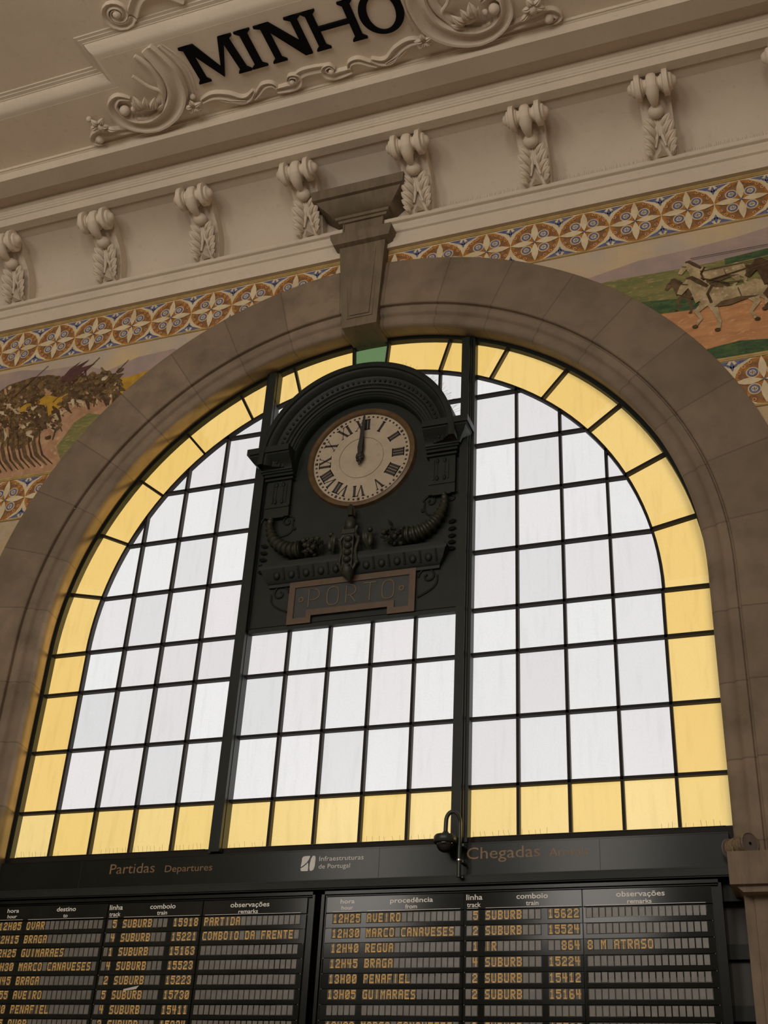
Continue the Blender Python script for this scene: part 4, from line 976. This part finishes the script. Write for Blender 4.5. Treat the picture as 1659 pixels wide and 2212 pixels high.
def display(x, z, n, txt, parent, rnd, right=False):
    """a run of n flaps, first centred at x; printed characters are part of each flap"""
    m = MB(); y = -.2445
    m.box(x-.027, x+.052*(n-1)+.027, y+.002, y+.010, z-CH/2-.005, z+CH/2+.005, 0)
    if right: txt = txt.rjust(n)
    for i in range(n):
        ch = txt[i] if i < len(txt) else ' '; cx = x+.052*i; dz = rnd.uniform(-.001, .001); lit = ch != ' '
        m.box(cx-CW/2, cx+CW/2, y-.001, y+.003, z-CH/2+dz, z+CH/2+dz, 2 if lit else 1)
        if lit:
            rows = F[ch].split(); a = CW*.94/5; b = CH*.94/7
            for r, bits in enumerate(rows):
                c = 0
                while c < 5:
                    if bits[c] == '1':
                        e = c
                        while e < 5 and bits[e] == '1': e += 1
                        xa = cx-CW*.47+a*c-a*.12; xb = cx-CW*.47+a*e+a*.12; zt2 = z+dz+CH*.47-b*r+b*.06; zb2 = z+dz+CH*.47-b*(r+1)-b*.06
                        m.add([(xa, y-.0016, zb2), (xb, y-.0016, zb2), (xb, y-.0016, zt2), (xa, y-.0016, zt2)], [(0,1,2,3)], 3); c = e
                    else: c += 1
            m.box(cx-CW/2, cx+CW/2, y-.0021, y-.0010, z+dz-.0006, z+dz+.0006, 0)
    o = m.build('flap_display', [M['slot'], M['flap'], M['flap_dim'], M['amber']]); o.parent = parent
    return o
def board(name, label, cat, ox, heads, rows_, seed):
    rnd = random.Random(seed)
    t = thing(name, label, cat, (ox+1.69, -.12, -2.3))
    m = MB(); x0, x1 = ox+.012, ox+3.362
    m.box(x0, x1, -.225, -.03, -2.33, -.925)
    m.box(x0, x0+.028, -.262, -.2, -2.33, -.925); m.box(x1-.022, x1, -.262, -.2, -2.33, -.925); m.box(x0, x1, -.262, -.2, -.952, -.925)
    m.box(x0+.036, x0+.044, -.248, -.22, -2.33, -.962); m.box(x0+.03, x1-.03, -.250, -.22, -.966, -.960)
    m.build('housing', M['board'], t)
    cols = ((.052, 1.285), (1.295, 2.268), (2.278, 3.285))
    for k, (a, b) in enumerate(cols):
        m = MB(); m.box(ox+a, ox+b, -.243, -.22, -1.101, -.972); hp = m.build('header_panel', M['board_panel'], t)
        m = MB()
        for body, xa, xb, zb_, cap in heads[k]: text_mesh(body, ox+xa, ox+xb, zb_, cap, -.2437, m, weight=.012)
        for xa, xb in ((( .12, .375), (.434, 1.256)), ((1.315, 1.41), (1.472, 2.25)), ((2.30, 3.232),))[k]: m.box(ox+xa, ox+xb, -.2442, -.2428, -1.0965, -1.0935)
        m.build('header_lettering', M['white_print']).parent = hp
    for r, (hour, place, track, train, num, rem) in enumerate(rows_):
        z = -1.153-.1213*r
        for k, (a, b) in enumerate(cols):
            m = MB(); y = -.2425-rnd.uniform(0, .0015)
            xl = ox+a+(0 if k else rnd.choice((0, 0, .01))); tz = rnd.uniform(-.0008, .0008); tx = rnd.uniform(-.001, .001)
            y0 = y+.0012; m.add([(xl, y0-tz-tx, z-.074), (ox+b, y0-tz+tx, z-.074), (ox+b, y0+tz+tx, z+.0425), (xl, y0+tz-tx, z+.0425), (xl, -.22, z-.074), (ox+b, -.22, z-.074), (ox+b, -.22, z+.0425), (xl, -.22, z+.0425)],
                  [(0,1,2,3), (4,5,6,7), (0,1,5,4), (1,2,6,5), (2,3,7,6), (3,0,4,7)])
            rp = m.build('row_panel', M['board_panel'], t)
            if k == 0: display(ox+.146, z, 5, hour, rp, rnd); display(ox+.456, z, 16, place, rp, rnd)
            elif k == 1: display(ox+1.337, z, 2, ' '+track, rp, rnd); display(ox+1.494, z, 9, train, rp, rnd); display(ox+2.014, z, 5, num, rp, rnd, True)
            else: display(ox+2.325, z, 18, rem, rp, rnd)
            m = MB()
            for x in ((ox+a+.008,) if k == 1 else (ox+b-.010,) if k == 2 else (ox+a+.010,)): m.sphere((x, -.2455, z-.079), .0042, n=8, m=5)
            m.build('screw', M['screw']).parent = rp
    return t
def heads(o, place, en, px):
    return [[('hora', o+.184, o+.314, -1.028, .036), ('hour', o+.196, o+.302, -1.079, .032), (place, px[0], px[1], -1.034 if place[0] == 'p' else -1.028, .040), (en, px[2], px[3], -1.083, .034)],
            [('linha', 1.307, 1.445, -1.028, .044), ('track', 1.313, 1.431, -1.085, .037), ('comboio', 1.732, 1.993, -1.029, .042), ('train', 1.811, 1.915, -1.082, .037)],
            [('observa\u00e7\u00f5es', 2.545, 2.925, -1.034, .042), ('remarks', 2.63, 2.82, -1.088, .034)]]
board('arrivals_board', 'black split-flap train arrivals board, right one of the two under the window', 'display board', 0.0, heads(0, 'proced\u00eancia', 'from', (.637, 1.017, .773, .878)), [
    ('12H25', 'AVEIRO', '5', 'SUBURB', '15622', ''), ('12H30', 'MARCO CANAVESES', '2', 'SUBURB', '15524', ''), ('12H40', 'REGUA', '1', 'IR', '864', '8 M ATRASO'),
    ('12H45', 'BRAGA', '4', 'SUBURB', '15224', ''), ('13H00', 'PENAFIEL', '2', 'SUBURB', '15412', ''), ('13H05', 'GUIMARAES', '2', 'SUBURB', '15164', ''), ('', '', '', '', '', ''),
    ('13H30', 'MARCO CANAVESES', '2', 'SUBURB', '15526', ''), ('', '', '', '', '', '')], 1)
board('departures_board', 'black split-flap train departures board, left one of the two under the window', 'display board', -3.413, heads(0, 'destino', 'to', (.735, .943, .817, .864)), [
    ('12H05', 'OVAR', '5', 'SUBURB', '15918', 'PARTIDA'), ('12H15', 'BRAGA', '4', 'SUBURB', '15221', 'COMBOIO DA FRENTE'), ('12H25', 'GUIMARAES', '1', 'SUBURB', '15163', ''),
    ('12H30', 'MARCO CANAVESES', '4', 'SUBURB', '15523', ''), ('12H45', 'BRAGA', '2', 'SUBURB', '15223', ''), ('12H55', 'AVEIRO', '5', 'SUBURB', '15730', ''), ('13H00', 'PENAFIEL', '4', 'SUBURB', '15411', ''),
    ('13H05', 'OVAR', '3', 'SUBURB', '15924', ''), ('', '', '', '', '', '')], 2)
m = MB(); m.add([(-1.828, -.247, -1.712), (-1.676, -.247, -1.683), (-1.700, -.2475, -1.712), (-1.83, -.2475, -1.728)], [(0,1,2,3)])
m.add([(-1.828, -.248, -1.712), (-1.676, -.248, -1.683), (-1.700, -.2485, -1.712), (-1.83, -.2485, -1.728)], [(3,2,1,0)])
tag(m.build('paper_scrap', M['paper']), 'small white scrap of paper stuck to the departures board', 'paper')

# ================================================================== camera on its pole
cc = thing('security_camera', 'dark green dome security camera hanging from a hooked pole above the fascia', 'security camera', (1.253, -.33, -.86))
m = MB()
pp = [(1.262, -.32, -.86), (1.262, -.32, -.60), (1.262, -.32, -.42)] + [(1.262-.055+.055*math.cos(a), -.32-.04*math.sin(a/2), -.40+.085*math.sin(a)) for a in [PI*i/12 for i in range(13)]] + [(1.150, -.36, -.46), (1.150, -.36, -.50)]
m.tube(pp, .0185, 12); m.build('hooked_pole', M['cctv'], cc)
m = MB(); m.tube([(1.262, -.32, -.725), (1.262, -.32, -.712)], .0215, 12); m.build('silver_clamp', M['silver'], cc)
m = MB(); pass
for zz in ((-.735, -.715), (-.60, -.58), (-.862, -.85)):
    m = MB(); m.box(1.262, 1.295, -.31, -.19, *zz); m.build('wall_bracket', M['cctv'], cc)
def lz(prof, c, name, mt, n=28):
    m = MB(); m.grid([[(c[0]+r*math.cos(2*PI*k/n), c[1]+r*math.sin(2*PI*k/n), z) for k in range(n)] for r, z in prof], 0, True, closed_v=True, cap=True); return m.build(name, mt, cc)
lz([(.022, -.485), (.030, -.50), (.05, -.512), (.090, -.520), (.100, -.535), (.101, -.575), (.094, -.585), (.075, -.59)], (1.150, -.36), 'housing', M['cctv'])
lz([(.074, -.585), (.074, -.60), (.068, -.625), (.052, -.645), (.028, -.657), (.004, -.661)], (1.150, -.36), 'dome_cover', M['dome'])

# ================================================================== twine spool on the impost
sp = thing('twine_spool', 'spool of brown twine lying on the stone block at the right edge', 'spool', (3.57, -.36, -.79))
m = MB()
ca, sa = math.cos(-.75), math.sin(-.75)
def axis(u): return (3.535+u*ca, -.345+u*sa, -.705)
m.tube([axis(-.10), axis(.10)], .062, 20); m.build('core', M['rope'], sp)
m = MB()
for k in range(26):
    u = -.088+.0068*k; c = Vector(axis(u)); b = Vector((-sa, ca, 0)); n_ = 14; r = .064+random.uniform(0, .010); til = random.uniform(-.010, .010)
    ring_ = [c + b*(r*math.cos(2*PI*i/n_)) + Vector((0, 0, r*math.sin(2*PI*i/n_))) + Vector((ca, sa, 0))*til*math.sin(2*PI*i/n_) for i in range(n_+1)]
    m.tube(ring_, .0048, 5)
m.tube([(3.50, -.36, -.66), (3.485, -.40, -.72), (3.49, -.43, -.785), (3.50, -.50, -.786)], .006, 5)
m.build('wound_twine', M['rope'], sp)
for u, r in ((.108, .083), (-.108, .083)):
    m = MB(); m.tube([axis(u-.006), axis(u+.006)], r, 28, smooth=False); o = m.build('end_disc', M['spool_end'], sp)
m = MB(); c = Vector(axis(.115)); b = Vector((-sa, ca, 0)); m.tube([c + b*(.080*math.cos(2*PI*i/28)) + Vector((0, 0, .080*math.sin(2*PI*i/28))) for i in range(29)], .004, 6); m.build('end_rim', M['rope'], sp)
m = MB(); m.tube([axis(.110), axis(.118)], .012, 10); m.build('spindle_hole', M['black'], sp)

# ================================================================== wire spikes against birds
def spikes(label, x0, x1, y, z, n, h, seed, gaps=()):
    rnd = random.Random(seed); m = MB(); m.box(x0, x1, y-.004, y+.004, z-.003, z)
    for k in range(n):
        x = x0+(x1-x0)*(k+rnd.random()*.5)/n
        if any(a < x < b for a, b in gaps): continue
        m.tube([(x, y, z-.004), (x+rnd.uniform(-.008, .008), y-rnd.uniform(0, .03), z+h*rnd.uniform(.6, 1))], .0010, 4)
    tag(m.build('bird_spike_strip', M['spike']), label, 'bird spikes')
spikes('thin wire bird spikes along the sill, left of the left mullion', -3.4, -1.3, -.055, -.455, 46, .06, 1, ((-2.9, -2.45),))
spikes('thin wire bird spikes along the sill of the middle window bay', -1.08, 1.08, -.055, -.455, 36, .05, 2, ((-.6, .2),))
spikes('thin wire bird spikes along the sill, right of the right mullion', 1.3, 3.42, -.055, -.455, 40, .05, 3, ((2.0, 2.9),))
spikes('thin wire bird spikes along the white moulding between the corbels', .85, 5.2, -.455, 6.652, 190, .085, 4, tuple(((k+.5)*1.38-.2, (k+.5)*1.38+.2) for k in range(0, 4)))
